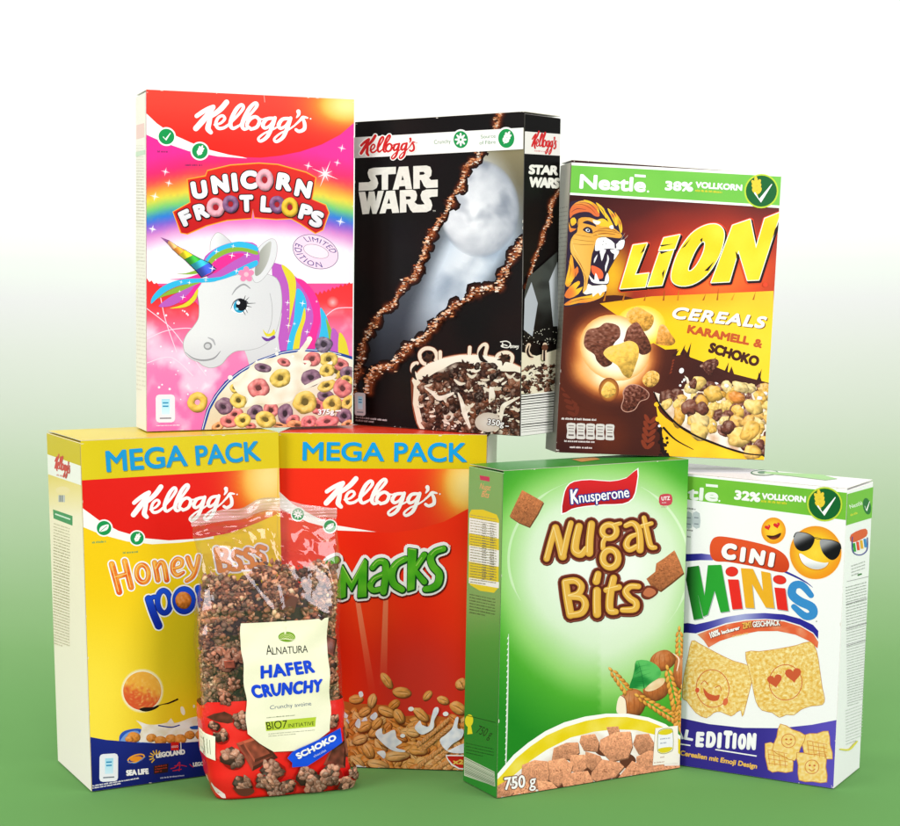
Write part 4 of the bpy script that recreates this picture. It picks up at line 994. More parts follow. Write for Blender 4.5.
    stroke([(420, 350), (452, 318), (456, 308)], [1.5, 2, 1], C(240, 200, 180), 3); stroke([(410, 340), (438, 296)], [2, 1], C(240, 200, 180), 0)
    # title
    f.part('title_lettering'); zm(*L4)
    LT = [([(112, 206), (184, 196), (122, 358), (194, 350), (176, 420), (46, 428)], []),
          ([(270, 170), (352, 154), (326, 226), (246, 234)], []), ([(246, 246), (320, 232), (262, 412), (188, 418)], []),
          (crom([(318, 318), (352, 232), (410, 152), (476, 110), (540, 102), (578, 136), (574, 204), (544, 286), (490, 362), (420, 408), (350, 414), (312, 384)], 4), [crom([(396, 326), (428, 244), (462, 194), (482, 196), (474, 246), (442, 308), (410, 340)], 4)]),
          ([(624, 108), (714, 78), (746, 226), (790, 74), (872, 42), (762, 388), (704, 390), (656, 236), (610, 396), (516, 400)], [])]
    shapes(LT, None, [(15, C(226, 72, 40), 4, 5), (8, C(30, 14, 16), 7, 8)])
    shapes(LT, None, [(4.5, C(252, 250, 236))])
    shapes(LT, lambda x, y: mix(C(246, 206, 30), C(240, 226, 64), .5+.9*N(x, y, .008, 3)))
    for p in ([(176, 200), (150, 250), (168, 236)], [(250, 206), (320, 200), (258, 214)], [(250, 240), (300, 236), (256, 252)], [(262, 350), (276, 330), (266, 380)], [(360, 226), (410, 170), (380, 214)], [(480, 340), (532, 290), (500, 340)], [(640, 240), (656, 260), (650, 300)], [(456, 180), (470, 170), (466, 196)], [(866, 90), (830, 180), (842, 130)]): poly(p, C(40, 20, 18))
    ell(796, 414, 13, 12, C(226, 72, 40))
    f.part('flavour_lettering'); zm(*L6)
    text('CEREALS', (156, 92), (630, 148), 64, WHITE, bold=.035, shear=.22, space=1.12, outs=[(0, C(120, 70, 20), 5, 4)])
    text('KARAMELL', (232, 166), (545, 230), 46, C(196, 88, 40), bold=.05); text('&', (566, 236), (610, 246), 46, C(196, 88, 40), bold=.04)
    text('SCHOKO', (338, 262), (590, 340), 56, C(70, 32, 22), bold=.05)
    f.part('green_band'); zm(*L1)
    poly([(100, 44), (870, 90), (870, 213), (98, 160)], C(250, 250, 246)); poly([(100, 54), (870, 100), (870, 204), (98, 152)], lambda x, y: mix(C(104, 186, 70), C(132, 204, 84), .5+.4*N(x, y, .01)), 0, 80)
    f.sub('brand_lettering'); text('Nestle', (135, 138), (374, 153), 55, WHITE, bold=.035); poly([(334, 88), (374, 91), (374, 100), (334, 97)], WHITE); ell(383, 150, 4, 4, WHITE, 0, 8)
    f.sub('claim_lettering'); text('38%', (443, 146), (545, 152), 36, WHITE, bold=.045); text('VOLLKORN', (553, 138), (722, 150), 24, WHITE, bold=.045)
    smalltext(553, 148, 722, 160, 9, 1, C(226, 214, 60), 6, 9)
    f.sub('grain_badge'); grain_badge(792, 151, 56)
    f.part('nutrition_table'); zm(*L5)
    smalltext(8, 648, 336, 664, 12, 1, C(236, 230, 226), 9, 3)
    for k in range(5):
        x = 36+k*53.5; y = 672+k*2.4
        poly([(x+6, y), (x+46, y+2), (x+50, y+20), (x+46, y+46), (x+50, y+76), (x+44, y+88), (x+6, y+86), (x, y+74), (x+4, y+44), (x, y+18)], C(210, 206, 200), 2)
        for q in (14, 30, 46, 66): line(x+10, y+q, x+40, y+q+2, 4 if q < 60 else 9, C(110, 96, 92))
    smalltext(24, 772, 306, 784, 12, 1, C(236, 230, 226), 8, 4); smalltext(54, 806, 268, 816, 12, 1, C(236, 230, 226), 8, 5)
    f.flush()
    g = face('left'); on(g); g.part('side_panel'); full()
    rect(540, 150, 575, 470, lambda x, y: mix(C(176, 170, 150), C(120, 116, 108), sstep(160, 460, y)+.3*N(x, y, .1)), 12)
    zm(540, 150, 3.6); smalltext(40, 200, 98, 200, 16, 38, C(120, 110, 96), 4, 3); g.flush()
    wear(f, 162)
    return t
def inv2(x, y):
    X, Y = px(x, y); return ((X-540)*3.6, (Y-300)*3.6)
# ================================================================== yellow large pack and red large pack
OLV = C(216, 194, 16); SKY = C(20, 152, 214)
def outlined_strokes(S, col, outs, sm=5, sub=None):
    """letters drawn as fat pen strokes: S = [(pts,width)], outlines first"""
    for o in outs:
        dx, dy = (o[2], o[3]) if len(o) > 2 else (0, 0)
        for p, w in S: stroke([(x+dx, y+dy) for x, y in p], [q+2*o[0] for q in w] if isinstance(w, list) else w+2*o[0], o[1], sm)
    for p, w in S: stroke(p, w, col, sm)
def header_red(pts, gx, gy, gr, base=(228, 26, 18)):
    def red(x, y):
        g = math.exp(-(((x-gx)/gr)**2+((y-gy)/(gr*1.25))**2))
        return mix(mix(base, C(240, 170, 50), min(1, g*1.5)), C(250, 228, 150), max(0, g*1.6-.7))
    poly(pts, red, 0, 26)
def make_mega():
    t, face = carton('mega', 'large yellow cereal box with MEGA PACK in blue, lower left with cream side panel',
        dict(front=C(246, 208, 30), back=C(200, 190, 150), left=C(247, 236, 200), right=C(210, 180, 60), top=C(222, 200, 30), bottom=C(200, 190, 160)),
        {(0, 0, 1): (80, 440.5), (0, 1, 1): (46.5, 431), (1, 0, 1): (276.5, 430.5), (0, 0, 0): (94, 791.5), (0, 1, 0): (58, 761)}, zb=.0006, zt=.3183)
    M1, M2, M3, M4 = (35, 420, 3.6), (35, 610, 3.6), (95, 535, 7.5), (110, 620, 4.86)
    r = random.Random(31)
    f = face('front'); on(f); f.part('front_panel'); zm(*M1)
    def bg(x, y):
        c = mix(C(246, 204, 20), C(252, 226, 70), sstep(500, 1000, y)*sstep(700, 200, x))
        return mix(c, C(222, 204, 34), .8*sstep(1.2, .1, math.hypot((x-640)/280, (y-760)/330)))
    rect(150, 30, 900, 1360, bg, 40)
    poly([(168, 300), (168, 382), (240, 412), (330, 436), (420, 446), (520, 440), (640, 425), (640, 400), (300, 380)], C(250, 249, 245), 0)
    header_red([(160, 210), (900, 160), (900, 320), (800, 366), (700, 404), (600, 424), (480, 432), (390, 424), (300, 398), (230, 360), (160, 308)], 838, 205, 120)
    line(870, 60, 868, 420, 3, C(226, 190, 50))
    smalltext(206, 441, 290, 434, 9, 1, C(90, 160, 100), 6, 3); smalltext(316, 478, 416, 470, 9, 1, C(90, 150, 90), 6, 4)
    for x, y, q, k in ((248, 388, 26, 'leaf'), (366, 424, 24, 'wheat')): f.sub('badge'); badge(x, y, q, k)
    f.part('size_banner'); zm(*M1)
    poly([(150, 30), (900, 0), (900, 166), (150, 217)], lambda x, y: mix(OLV, C(228, 206, 40), .5+.5*N(x, y, .005)), 0, 80)
    f.sub('size_lettering'); text('MEGA', (256, 186), (546, 162), 82, SKY, bold=.02, outs=[(0, C(150, 150, 30), 2, 3)]); text('PACK', (576, 160), (808, 141), 76, SKY, bold=.02, outs=[(0, C(150, 150, 30), 2, 3)])
    f.part('brand_lettering'); zm(*M1); brand((352, 342), (706, 306), (450, 238), WHITE, 1.5, C(190, 60, 40)) if False else brand((352, 342), (706, 306), (450, 238), WHITE)
    f.part('title_lettering'); zm(*M3)
    H = [([(126, 216), (152, 310), (184, 428)], 40), ([(222, 194), (246, 290), (272, 392)], 38), ([(150, 318), (246, 290)], 30),
         (ell_pts(356, 288, 44, 66, -8, 12)+[ell_pts(356, 288, 44, 66, -8, 12)[0]], 32), ([(444, 204), (458, 270), (470, 336)], 34), ([(456, 260), (486, 204), (514, 224), (536, 336)], [16, 28, 32, 34]),
         ([(580, 252), (640, 232), (648, 190), (612, 176), (582, 214), (584, 270), (614, 300), (660, 278)], [18, 22, 26, 28, 32, 32, 28, 18]), ([(690, 168), (712, 230), (740, 272)], [32, 30, 26]), ([(772, 156), (758, 230), (730, 306), (684, 342)], [28, 30, 30, 26])]
    org = lambda x, y: mix(C(248, 172, 56), C(232, 92, 26), min(1, max(0, .5+1.3*math.sin(x*.06+y*.02)*.4+(y-290)/260)))
    outlined_strokes(H, org, [(13, C(250, 250, 250)), (3, C(196, 104, 60))])
    # highlight along the pen strokes
    for p, w in H: stroke([(x-5, y-3) for x, y in p], 6, C(250, 206, 120), 5)
    zm(*M1)
    Bs = [([(650, 464), (664, 540)], 18), ([(650, 466), (684, 470), (680, 496), (660, 502), (694, 512), (694, 536), (664, 542)], 14)]
    for x, y in ((716, 0), (758, -8), (800, -18)): Bs.append(([(x+24, 478+y), (x+2, 472+y), (x-4, 492+y), (x+18, 508+y), (x+20, 532+y), (x-8, 536+y)], 15))
    outlined_strokes(Bs, C(240, 150, 70), [(8, C(250, 250, 250)), (2, C(200, 130, 110))])
    zm(*M3); bl = lambda x, y: mix(C(30, 84, 222), C(16, 40, 160), sstep(400, 690, y))
    pp = [([(402, 478), (436, 580), (478, 680)], 52), (ell_pts(516, 500, 48, 84, -4, 14)+ell_pts(516, 500, 48, 84, -4, 14)[:1], 36), ([(404, 476), (446, 462)], 30)]
    po = [(ell_pts(666, 488, 62, 80, 0, 14)+ell_pts(666, 488, 62, 80, 0, 14)[:1], 46)]
    p3 = [([(774, 400), (800, 520), (826, 640)], 50), (ell_pts(880, 480, 44, 80, 0, 14)+ell_pts(880, 480, 44, 80, 0, 14)[:1], 42)]
    for S in (p3, pp, po): outlined_strokes(S, bl, [(14, C(250, 250, 252)), (4, C(14, 30, 110))])
    piece(660, 488, 60, 66, C(240, 138, 50), irr=.03, rough=.2, n=24, rings=5, seed=4)
    f.part('cereal_picture'); zm(*M4)
    glow(160, 345, 104, 108, 0, lambda q, x, y: mix(C(252, 250, 236), C(250, 224, 90), sstep(.86, 1, q)), 7, 30)
    def ball(q, x, y):
        return mix(mix(C(244, 178, 66), C(222, 92, 48), sstep(-.35, .5, (y-345)/92-(x-160)/300+.5*N(x, y, .05))), C(250, 206, 110), max(0, N(x, y, .09, 3)-.05)*1.3)
    glow(160, 345, 92, 94, 0, ball, 14, 40)
    poly([(146, 436), (166, 426), (210, 424), (236, 414), (240, 422), (214, 438), (176, 446)], C(30, 24, 22), 4); stroke([(232, 418), (262, 410), (290, 404), (330, 386)], [5, 4, 8, 9], C(34, 26, 22), 4)
    # bowl with milk
    poly([(50, 590), (54, 560), (80, 538), (140, 528), (170, 540), (200, 560), (200, 620), (50, 620)], C(46, 90, 190), 3); poly([(60, 580), (90, 548), (140, 540), (160, 580), (150, 600), (60, 600)], C(120, 160, 220), 3)
    poly([(150, 594), (148, 560), (160, 520), (130, 488), (178, 506), (220, 510), (280, 500), (300, 478), (316, 502), (360, 490), (420, 470), (520, 480), (520, 600)], lambda x, y: mix(C(252, 250, 244), C(230, 214, 170), max(0, .2+N(x, y, .03))), 2)
    for x, y, a in ((120, 572, 34), (98, 580, 20), (205, 574, 26), (250, 588, 30), (300, 578, 28), (345, 580, 30), (390, 560, 26), (450, 560, 34)): piece(x, y, a, a*.8, C(236, 150, 60), irr=.05, rough=.2)
    stroke([(240, 514), (300, 522), (340, 512)], 6, C(40, 60, 150), 4); poly([(390, 520), (430, 514), (440, 530), (400, 532)], C(40, 90, 180), 2); ell(356, 442, 10, 22, C(252, 246, 220), -15); ell(410, 420, 5, 8, C(252, 246, 220))
    f.part('partner_band', 'navy band of partner logos'); zm(*M2)
    poly([(190, 455), (260, 468), (400, 480), (520, 480), (640, 470), (900, 430), (900, 700), (190, 700)], lambda x, y: mix(C(28, 42, 128), C(20, 30, 104), sstep(470, 640, y)), 0, 80)
    f.sub('intake_tag'); card(238, 520, 66, 100, (232, 236, 240), -.06); f.sub('small_print'); smalltext(214, 634, 380, 606, 8, 2, WHITE, 4, 8); smalltext(455, 606, 600, 590, 10, 1, C(200, 205, 230), 4, 9)
    f.sub('partner_lettering'); text('LEGOLAND', (440, 534), (544, 520), 20, WHITE, bold=.05); rect(492, 476, 520, 506, C(214, 36, 32)); text('LEGO', (494, 497), (518, 495), 8, WHITE, bold=.02); line(527, 476, 528, 512, 3, WHITE)
    for k in range(7): a = math.radians(130+k*28); line(440+10*math.cos(a), 530+10*math.sin(a), 440+26*math.cos(a), 530+26*math.sin(a), 4, C(240, 190, 60))
    stroke(ell_pts(368, 535, 30, 12, -18, 16), 5, C(246, 170, 50), 3, True); ell(368, 536, 22, 9, C(240, 150, 40), -8); stroke([(338, 545), (366, 552), (400, 530)], 3, C(60, 130, 200), 4)
    text('SEA LIFE', (334, 598), (414, 591), 22, WHITE, bold=.05)
    poly([(430, 562), (484, 553), (482, 585), (432, 592)], C(50, 28, 30)); smalltext(436, 566, 480, 559, 9, 3, C(190, 60, 44), 4, 3)
    for p in ([(492, 572), (510, 566), (524, 548), (522, 580)], [(506, 562), (530, 560), (548, 564)], [(500, 580), (530, 574)], [(560, 556), (572, 566), (584, 552)]): stroke(p, 3, C(210, 40, 50), 4)
    text('LEGO', (572, 565), (612, 561), 16, WHITE, bold=.04)
    f.flush()
    g = face('left'); on(g); g.part('side_panel'); zm(*M1)
    rect(20, 0, 230, 1400, lambda x, y: G(y, [(150, C(228, 204, 80)), (215, C(242, 220, 140)), (330, C(253, 240, 212)), (1300, C(255, 247, 236))]), 30)
    poly([(20, 20), (190, 70), (190, 160), (20, 116)], C(214, 192, 30)); poly([(20, 104), (190, 158), (190, 224), (20, 172)], C(248, 246, 238))
    g.sub('brand_lettering'); brand((72, 160), (126, 174), (86, 112), C(214, 60, 60)); smalltext(78, 182, 122, 192, 8, 1, C(230, 150, 140), 5, 3)
    ell(100, 236, 26, 14, C(246, 226, 170)); rect(84, 252, 108, 276, C(196, 196, 196)); line(90, 252, 90, 276, 3, C(90)); line(98, 252, 98, 276, 3, C(90))
    g.sub('nutrition_text'); poly([(64, 302), (136, 324), (136, 358), (66, 334)], C(70, 150, 96)); line(72, 318, 128, 336, 5, C(220, 240, 220))
    smalltext(66, 352, 128, 370, 10.5, 42, C(190, 178, 146), 3.4, 12)
    g.flush()
    wear(f, 108)
    return t
def make_smk():
    t, face = carton('smk', 'large red cereal box with MEGA PACK on a yellow banner, behind the clear bag',
        dict(front=C(228, 34, 16), back=C(200, 190, 150), left=C(214, 120, 40), right=C(208, 190, 176), top=C(226, 60, 34), bottom=C(200, 190, 160)),
        {(0, 0, 1): (276, 432), (1, 0, 1): (489.5, 437), (1, 1, 1): (497, 437)}, zb=.0006, zt=.3166)
    S1, S2, S3, S4 = (270, 420, 3.75), (320, 600, 4.347), (340, 540, 7.5), (340, 650, 6.357)
    r = random.Random(41)
    f = face('front'); on(f); f.part('front_panel'); zm(*S1)
    def bg(x, y):
        c = mix(C(230, 28, 13), C(246, 66, 22), .5+.5*N(x, y, .004, 3))
        c = mix(c, C(236, 110, 40), .55*math.exp(-((x-850)/90)**2-((y-650)/200)**2))
        return mix(c, C(206, 52, 46), .75*sstep(1.1, .2, math.hypot((x-560)/280, (y-1020)/300)))
    rect(0, 20, 860, 1400, bg, 34)
    for a, b in (((330, 690), (392, 1080)), ((436, 680), (424, 1000))):
        poly([(a[0]-9, a[1]), (a[0]+9, a[1]), (b[0]+16, b[1]), (b[0]-12, b[1])], lambda x, y: mix(C(244, 150, 110), bg(x, y), .25+.75*sstep(700, 1080, y)), 0, 30)
    header_red([(10, 180), (860, 195), (860, 290), (745, 345), (660, 390), (560, 418), (470, 430), (380, 428), (260, 404), (160, 366), (80, 318), (10, 262)], 745, 245, 105, (232, 46, 24))
    poly([(10, 256), (30, 272), (80, 318), (160, 364), (255, 402), (400, 427), (255, 420), (140, 388), (60, 350), (10, 320)], C(250, 248, 244))
    smalltext(196, 458, 258, 457, 9, 1, C(240, 180, 150), 6, 4)
    for x, y, q, k in ((100, 357, 23, 'burst'), (223, 404, 23, 'leaf')): f.sub('badge'); badge(x, y, q, k)
    f.part('size_banner'); zm(*S1)
    poly([(0, 20), (860, 45), (860, 194), (0, 180)], lambda x, y: mix(C(218, 192, 18), C(206, 180, 20), .5+.5*N(x, y, .006)), 0, 80)
    f.sub('size_lettering'); text('MEGA', (116, 152), (430, 159), 76, SKY, bold=.02, outs=[(0, C(150, 150, 30), 2, 3)]); text('PACK', (468, 161), (746, 166), 78, SKY, bold=.02, outs=[(0, C(150, 150, 30), 2, 3)])
    f.part('brand_lettering'); zm(*S1); brand((208, 318), (624, 326), (322, 224), C(244, 242, 238))
    f.part('title_lettering'); zm(*S3)
    gcol = lambda x, y: mix(C(96, 182, 40), C(62, 158, 26), .5+.9*N(x, y, .012, 2))
    sh = [([(18, 196), (90, 322), (186, 152), (206, 172), (202, 440), (134, 446), (140, 300), (88, 398), (46, 326), (44, 440), (10, 452), (-40, 440)], [])]
    sk_ = [([(516, 76), (584, 86), (566, 386), (512, 402)], [])]
    st = [([(246, 222), (292, 178), (344, 190), (346, 290), (330, 404)], [40, 44, 50, 50, 48]), ([(336, 266), (262, 304), (230, 356), (256, 392), (330, 376)], [36, 38, 44, 40, 34]),
          ([(496, 158), (426, 196), (394, 270), (410, 344), (472, 388)], [44, 48, 54, 52, 44]),
          ([(640, 128), (604, 182), (574, 236)], [44, 40, 30]), ([(568, 240), (606, 290), (640, 330)], [30, 40, 44]),
          ([(786, 84), (726, 104), (688, 150), (706, 214), (752, 270), (744, 340), (700, 376), (648, 386)], [44, 46, 52, 52, 54, 54, 48, 42])]
    first = [([(-30, 160), (-90, 200), (-60, 290), (-40, 380), (-110, 420)], 50)]
    for o, c, dx, dy in ((34, C(120, 20, 10), 4, 10), (30, C(240, 238, 236), 0, 0), (9, C(16, 66, 26), 4, 4)):
        shapes(sh, c, [(o, c, dx, dy)]); shapes(sk_, c, [(o, c, dx, dy)])
        outlined_strokes(st+first, c, [(o, c, dx, dy)])
    shapes(sh, gcol); shapes(sk_, gcol); outlined_strokes(st+first, gcol, [])
    for p in ([(20, 210), (90, 334)], [(96, 322), (180, 168)], [(250, 206), (290, 168), (330, 170)], [(236, 330), (262, 300), (320, 276)], [(400, 220), (440, 180), (486, 152)], [(526, 82), (572, 90)], [(580, 210), (622, 150)], [(690, 130), (724, 96), (776, 78)]): stroke(p, 6, C(160, 210, 90), 4)
    ell(832, 66, 9, None, C(236, 190, 180))
    f.part('cereal_picture'); zm(*S4)
    pal = [C(246, 168, 84), C(240, 148, 60), C(250, 184, 108), C(236, 136, 54)]
    def puff(x, y, a, b, c, rot):
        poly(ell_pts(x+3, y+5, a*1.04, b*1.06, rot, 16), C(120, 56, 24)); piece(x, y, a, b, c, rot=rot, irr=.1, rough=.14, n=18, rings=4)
        ct, s_ = math.cos(math.radians(rot)), math.sin(math.radians(rot))
        stroke([(x-a*.72*ct, y-a*.72*s_), (x+b*.12*s_, y-b*.12*ct), (x+a*.72*ct, y+a*.72*s_)], [1.5, b*.17, 1.5], mul(c, .62), 5)
        stroke([(x-a*.6*ct-b*.16*s_, y-a*.6*s_+b*.16*ct), (x+a*.6*ct-b*.16*s_, y+a*.6*s_+b*.16*ct)], [1, b*.1], mix(c, (255, 235, 200), .5), 0)
    poly([(-10, 330), (120, 350), (300, 360), (420, 430), (560, 420), (700, 440), (830, 420), (830, 860), (-10, 860)], C(196, 104, 44))
    mk = lambda x, y: mix(C(250, 250, 252), C(214, 222, 236), max(0, .3+.9*N(x, y, .03)))
    P = [(x, y) for x in range(10, 860, 52) for y in range(385, 860, 38)]; P.sort(key=lambda q: q[1]+r.uniform(-20, 20))
    for x, y in P:
        x += r.uniform(-20, 20); y += r.uniform(-14, 14)
        if y < 400+.12*x-40*sstep(500, 800, x): continue
        puff(x, y, r.uniform(40, 56), r.uniform(25, 32), r.choice(pal), r.uniform(-70, 80))
        if r.random() < .11: poly([(x-40, y+20), (x-20, y-10), (x, y-30), (x+12, y-4), (x+40, y+24), (x, y+34)], mk, 3)
    for x, y, a, b, q in ((104, 322, 46, 28, -4), (206, 332, 46, 28, -75), (345, 358, 44, 26, -40), (300, 400, 60, 32, 20), (380, 430, 50, 32, 60), (396, 280, 60, 34, 6), (300, 206, 56, 26, 55), (520, 420, 60, 30, 40), (756, 380, 56, 36, 30), (160, 400, 44, 26, -30), (470, 530, 44, 28, 10), (300, 590, 56, 30, 25), (184, 640, 54, 34, 60), (500, 640, 60, 30, 8), (370, 672, 80, 34, -4), (246, 728, 72, 34, 14), (130, 572, 50, 30, -16), (160, 490, 46, 34, -30), (232, 516, 56, 30, -40), (240, 470, 44, 28, -50), (776, 230, 34, 40, 60), (710, 536, 34, 26, 0), (660, 330, 40, 24, 20), (560, 300, 38, 22, -50)): puff(x, y, a, b, pal[int(x) % 4], q)
    # biscuit-like ears of wheat and milk splash
    for a, b in (((520, 620), (700, 470)), ((500, 770), (690, 620)), ((600, 790), (760, 690))):
        for k in range(13):
            tq = k/12; x, y = a[0]+(b[0]-a[0])*tq, a[1]+(b[1]-a[1])*tq
            for sg in (-1, 1): piece(x+sg*12, y+sg*16, 24, 11, C(234, 160, 90), rot=-40+sg*22, irr=.2, rough=.25, n=10, rings=3)
    for p in ([(480, 500), (520, 480), (570, 490), (590, 420), (606, 376), (630, 372), (632, 400), (606, 450), (600, 500), (560, 530), (520, 540)], [(640, 580), (680, 540), (720, 500), (740, 440), (760, 436), (752, 500), (790, 510), (780, 560), (720, 600), (690, 640), (780, 600), (830, 600), (830, 650), (700, 650)], [(230, 540), (270, 500), (280, 540), (350, 510), (366, 560), (400, 590), (360, 620), (420, 640), (400, 650), (320, 630)], [(100, 480), (120, 440), (136, 460), (128, 500)], [(196, 430), (230, 400), (244, 424), (220, 450)], [(120, 280), (142, 274), (150, 300), (130, 310)], [(240, 650), (280, 640), (296, 660), (286, 690), (260, 670)], [(90, 760), (110, 730), (150, 740), (200, 770), (90, 790)]): poly(p, mk, 4)
    ell(678, 412, 18, 14, WHITE); ell(456, 384, 18, 14, WHITE); ell(404, 548, 16, 12, WHITE)
    f.sub('corner_tag'); poly([(676, 666), (830, 668), (830, 760), (760, 756), (712, 730), (686, 696)], C(250, 244, 240)); poly([(684, 674), (830, 676), (830, 752), (764, 748), (720, 724), (694, 694)], C(206, 40, 30))
    text('x20', (722, 724), (822, 728), 32, C(246, 206, 90), bold=.05)
    f.flush()
    g = face('right'); on(g); g.part('side_panel'); full(); rect(485, 425, 510, 800, lambda x, y: mix(C(206, 190, 178), C(232, 228, 214), sstep(440, 470, y)), 14); g.flush()
    wear(f, 174)
    return t
# ================================================================== green box and white box
def crumb(pts, col, hole=C(120, 66, 40), n=14, sc=.09, seed=1, rim=True):
    """a baked square printed with pores"""
    r = random.Random(seed)
    xs = [p[0] for p in pts]; ys = [p[1] for p in pts]; w = max(max(xs)-min(xs), max(ys)-min(ys)); x0, y0 = min(xs), min(ys)
    f = lambda x, y: mul(col, 1.06-.28*(y-y0)/w+.13*N(x, y, sc, seed)+.22*N(x, y, sc*3, seed)+.14*N(x, y, sc*7, seed))
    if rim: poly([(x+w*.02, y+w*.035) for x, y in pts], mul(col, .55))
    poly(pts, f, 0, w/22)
    cx, cy = sum(xs)/len(xs), sum(ys)/len(ys)
    for k in range(n):
        i = r.randrange(len(pts)); tq = r.uniform(.05, .82); uq = r.random(); a, b = pts[i], pts[i-1]
        x = cx+(a[0]+(b[0]-a[0])*uq-cx)*tq; y = cy+(a[1]+(b[1]-a[1])*uq-cy)*tq
        ell(x, y, w*r.uniform(.008, .022), w*r.uniform(.006, .014), hole, r.uniform(0, 90), 7)
def ear_of_wheat(x0, y0, x1, y1, n, s, c=C(236, 172, 70)):
    dx, dy = (x1-x0)/n, (y1-y0)/n; a = math.degrees(math.atan2(dy, dx))
    for k in range(n):
        x, y = x0+dx*k, y0+dy*k; q = s*(1-.35*k/n)
        for sg in (-1, 1):
            nx, ny = -math.sin(math.radians(a))*sg, math.cos(math.radians(a))*sg
            piece(x+nx*q*.6, y+ny*q*.6, q*.95, q*.42, mix(c, C(222, 140, 50), rnd.random()*.7), rot=a+sg*-22+180*0, irr=.1, rough=.1, n=11, rings=3)
    piece(x1, y1, s*.6, s*.3, c, rot=a, n=10, rings=3)
def make_nug():
    t, face = carton('nug', 'green cereal box with brown nougat squares, between the red box and the white box',
        dict(front=C(70, 170, 46), back=C(60, 140, 40), left=C(110, 158, 84), right=C(50, 130, 40), top=C(52, 146, 44), bottom=C(60, 120, 40)),
        {(0, 0, 1): (502.8, 470), (0, 1, 1): (469, 461.7), (1, 0, 1): (690, 459.7), (0, 0, 0): (496, 801), (0, 1, 0): (464.7, 779), (1, 0, 0): (678, 770)}, zb=.0006, zt=.2938)
    N1, N2, N3, N4, N5 = (455, 450, 3.6), (455, 620, 3.6), (530, 510, 6.667), (500, 690, 4.737), (600, 620, 6.889)
    r = random.Random(51)
    f = face('front'); on(f); f.part('front_panel'); zm(*N1)
    def bg(x, y):
        d = math.hypot((x-530)/400, (y-400)/(350 if y < 400 else 520))
        d += .10*sstep(400, 900, y)*(1 if x < 520 else .2)
        return G(d+.03*N(x, y, .006), [(.3, C(236, 242, 232)), (.66, C(212, 232, 200)), (.94, C(146, 206, 110)), (1.12, C(78, 168, 48)), (1.5, C(34, 132, 34))])
    rect(130, 20, 880, 1300, bg, 30)
    def arcg(cx, cy, rx, ry, a0, a1): stroke(ell_pts(cx, cy, rx, ry, 0, 16, a0, a1), [1, 3]+[9]*12+[3, 1], lambda x, y: mix(bg(x, y), C(255, 255, 255), .35), 2, caps=False)
    arcg(520, 400, 330, 300, 150, 250); arcg(500, 420, 345, 330, -60, 40)
    line(174, 70, 442, 55, 2.5, C(170, 214, 130)); line(446, 52, 446, 72, 2.5, C(160, 210, 130))
    zm(*N2); stroke([(190, 60), (188, 200), (184, 380), (180, 540)], [2, 5, 6, 4], C(214, 222, 210), 4)
    for k in range(24): line(190-k*.4, 70+k*20, 186-k*.4, 78+k*20, 3, C(246, 248, 244))
    f.part('brand_banner'); zm(*N1)
    bp = [(386, 230), (392, 170), (404, 134), (430, 114), (490, 108), (560, 114), (620, 102), (660, 70), (656, 130), (642, 176), (606, 196), (540, 198), (470, 204), (420, 214)]
    poly([(520+(x-520)*1.03, 150+(y-150)*1.07) for x, y in bp], C(250, 250, 250), 2); poly(bp, lambda x, y: mix(C(214, 34, 40), C(176, 22, 30), sstep(100, 210, y)), 2)
    f.sub('brand_lettering'); text('K', (418, 197), (450, 195), 58, WHITE, bold=.02, outs=[(4, C(40, 50, 140))]); text('nusperone', (448, 192), (630, 172), 42, WHITE, bold=.01, outs=[(4, C(40, 50, 140))])
    f.part('seal_mark'); zm(*N1); poly([(742, 166), (782, 164), (782, 200), (742, 202)], C(196, 70, 84), 3); text('UTZ', (747, 186), (778, 184), 15, C(250, 236, 236), bold=.03); smalltext(748, 194, 778, 193, 6, 1, C(240, 220, 220), 3, 3); smalltext(746, 210, 780, 209, 6, 1, C(180, 130, 130), 3, 3)
    f.part('title_lettering'); zm(*N3)
    S = [([(108, 334), (138, 220), (168, 124)], [44, 44, 46]), ([(168, 124), (196, 230), (216, 318)], [50, 54, 56]), ([(218, 316), (246, 190), (272, 92)], [44, 42, 38]),
         ([(326, 116), (304, 210), (300, 280), (340, 304), (376, 262)], [50, 56, 58, 50, 36]), ([(410, 100), (398, 200), (394, 296)], [50, 52, 54]),
         (ell_pts(530, 150, 48, 46, 0, 12)+ell_pts(530, 150, 48, 46, 0, 12)[:1], 42), ([(560, 108), (604, 96)], [32, 26]), ([(508, 190), (488, 224), (486, 264)], [34, 34, 34]), (ell_pts(536, 334, 52, 60, 0, 12)+ell_pts(536, 334, 52, 60, 0, 12)[:1], 46),
         ([(640, 112), (686, 96), (722, 130), (734, 200), (734, 276)], [34, 40, 46, 48, 50]), ([(716, 170), (666, 192), (642, 240), (664, 274), (716, 250)], [26, 38, 46, 42, 34]),
         ([(762, 60), (782, 160), (804, 250), (836, 262)], [34, 42, 42, 30]), ([(748, 116), (812, 98)], 30),
         ([(232, 494), (246, 600), (266, 714)], [52, 56, 56]), ([(232, 490), (300, 484), (340, 520), (320, 570), (262, 588)], [44, 46, 48, 46, 40]), ([(262, 592), (340, 600), (366, 646), (340, 700), (264, 716)], [40, 48, 50, 48, 44]),
         ([(452, 440), (440, 488)], [46, 52]), ([(444, 552), (442, 630), (444, 708)], [54, 56, 56]),
         ([(556, 468), (532, 580), (530, 680), (570, 694)], [48, 54, 54, 40]), ([(506, 548), (592, 528)], 40),
         ([(722, 524), (668, 524), (636, 560), (664, 604), (704, 634), (694, 676), (614, 682)], [38, 42, 48, 46, 48, 46, 38])]
    outlined_strokes(S, C(210, 158, 56), [(24, C(70, 24, 18), 4, 5), (24, C(142, 76, 62)), (17, C(92, 34, 24))])
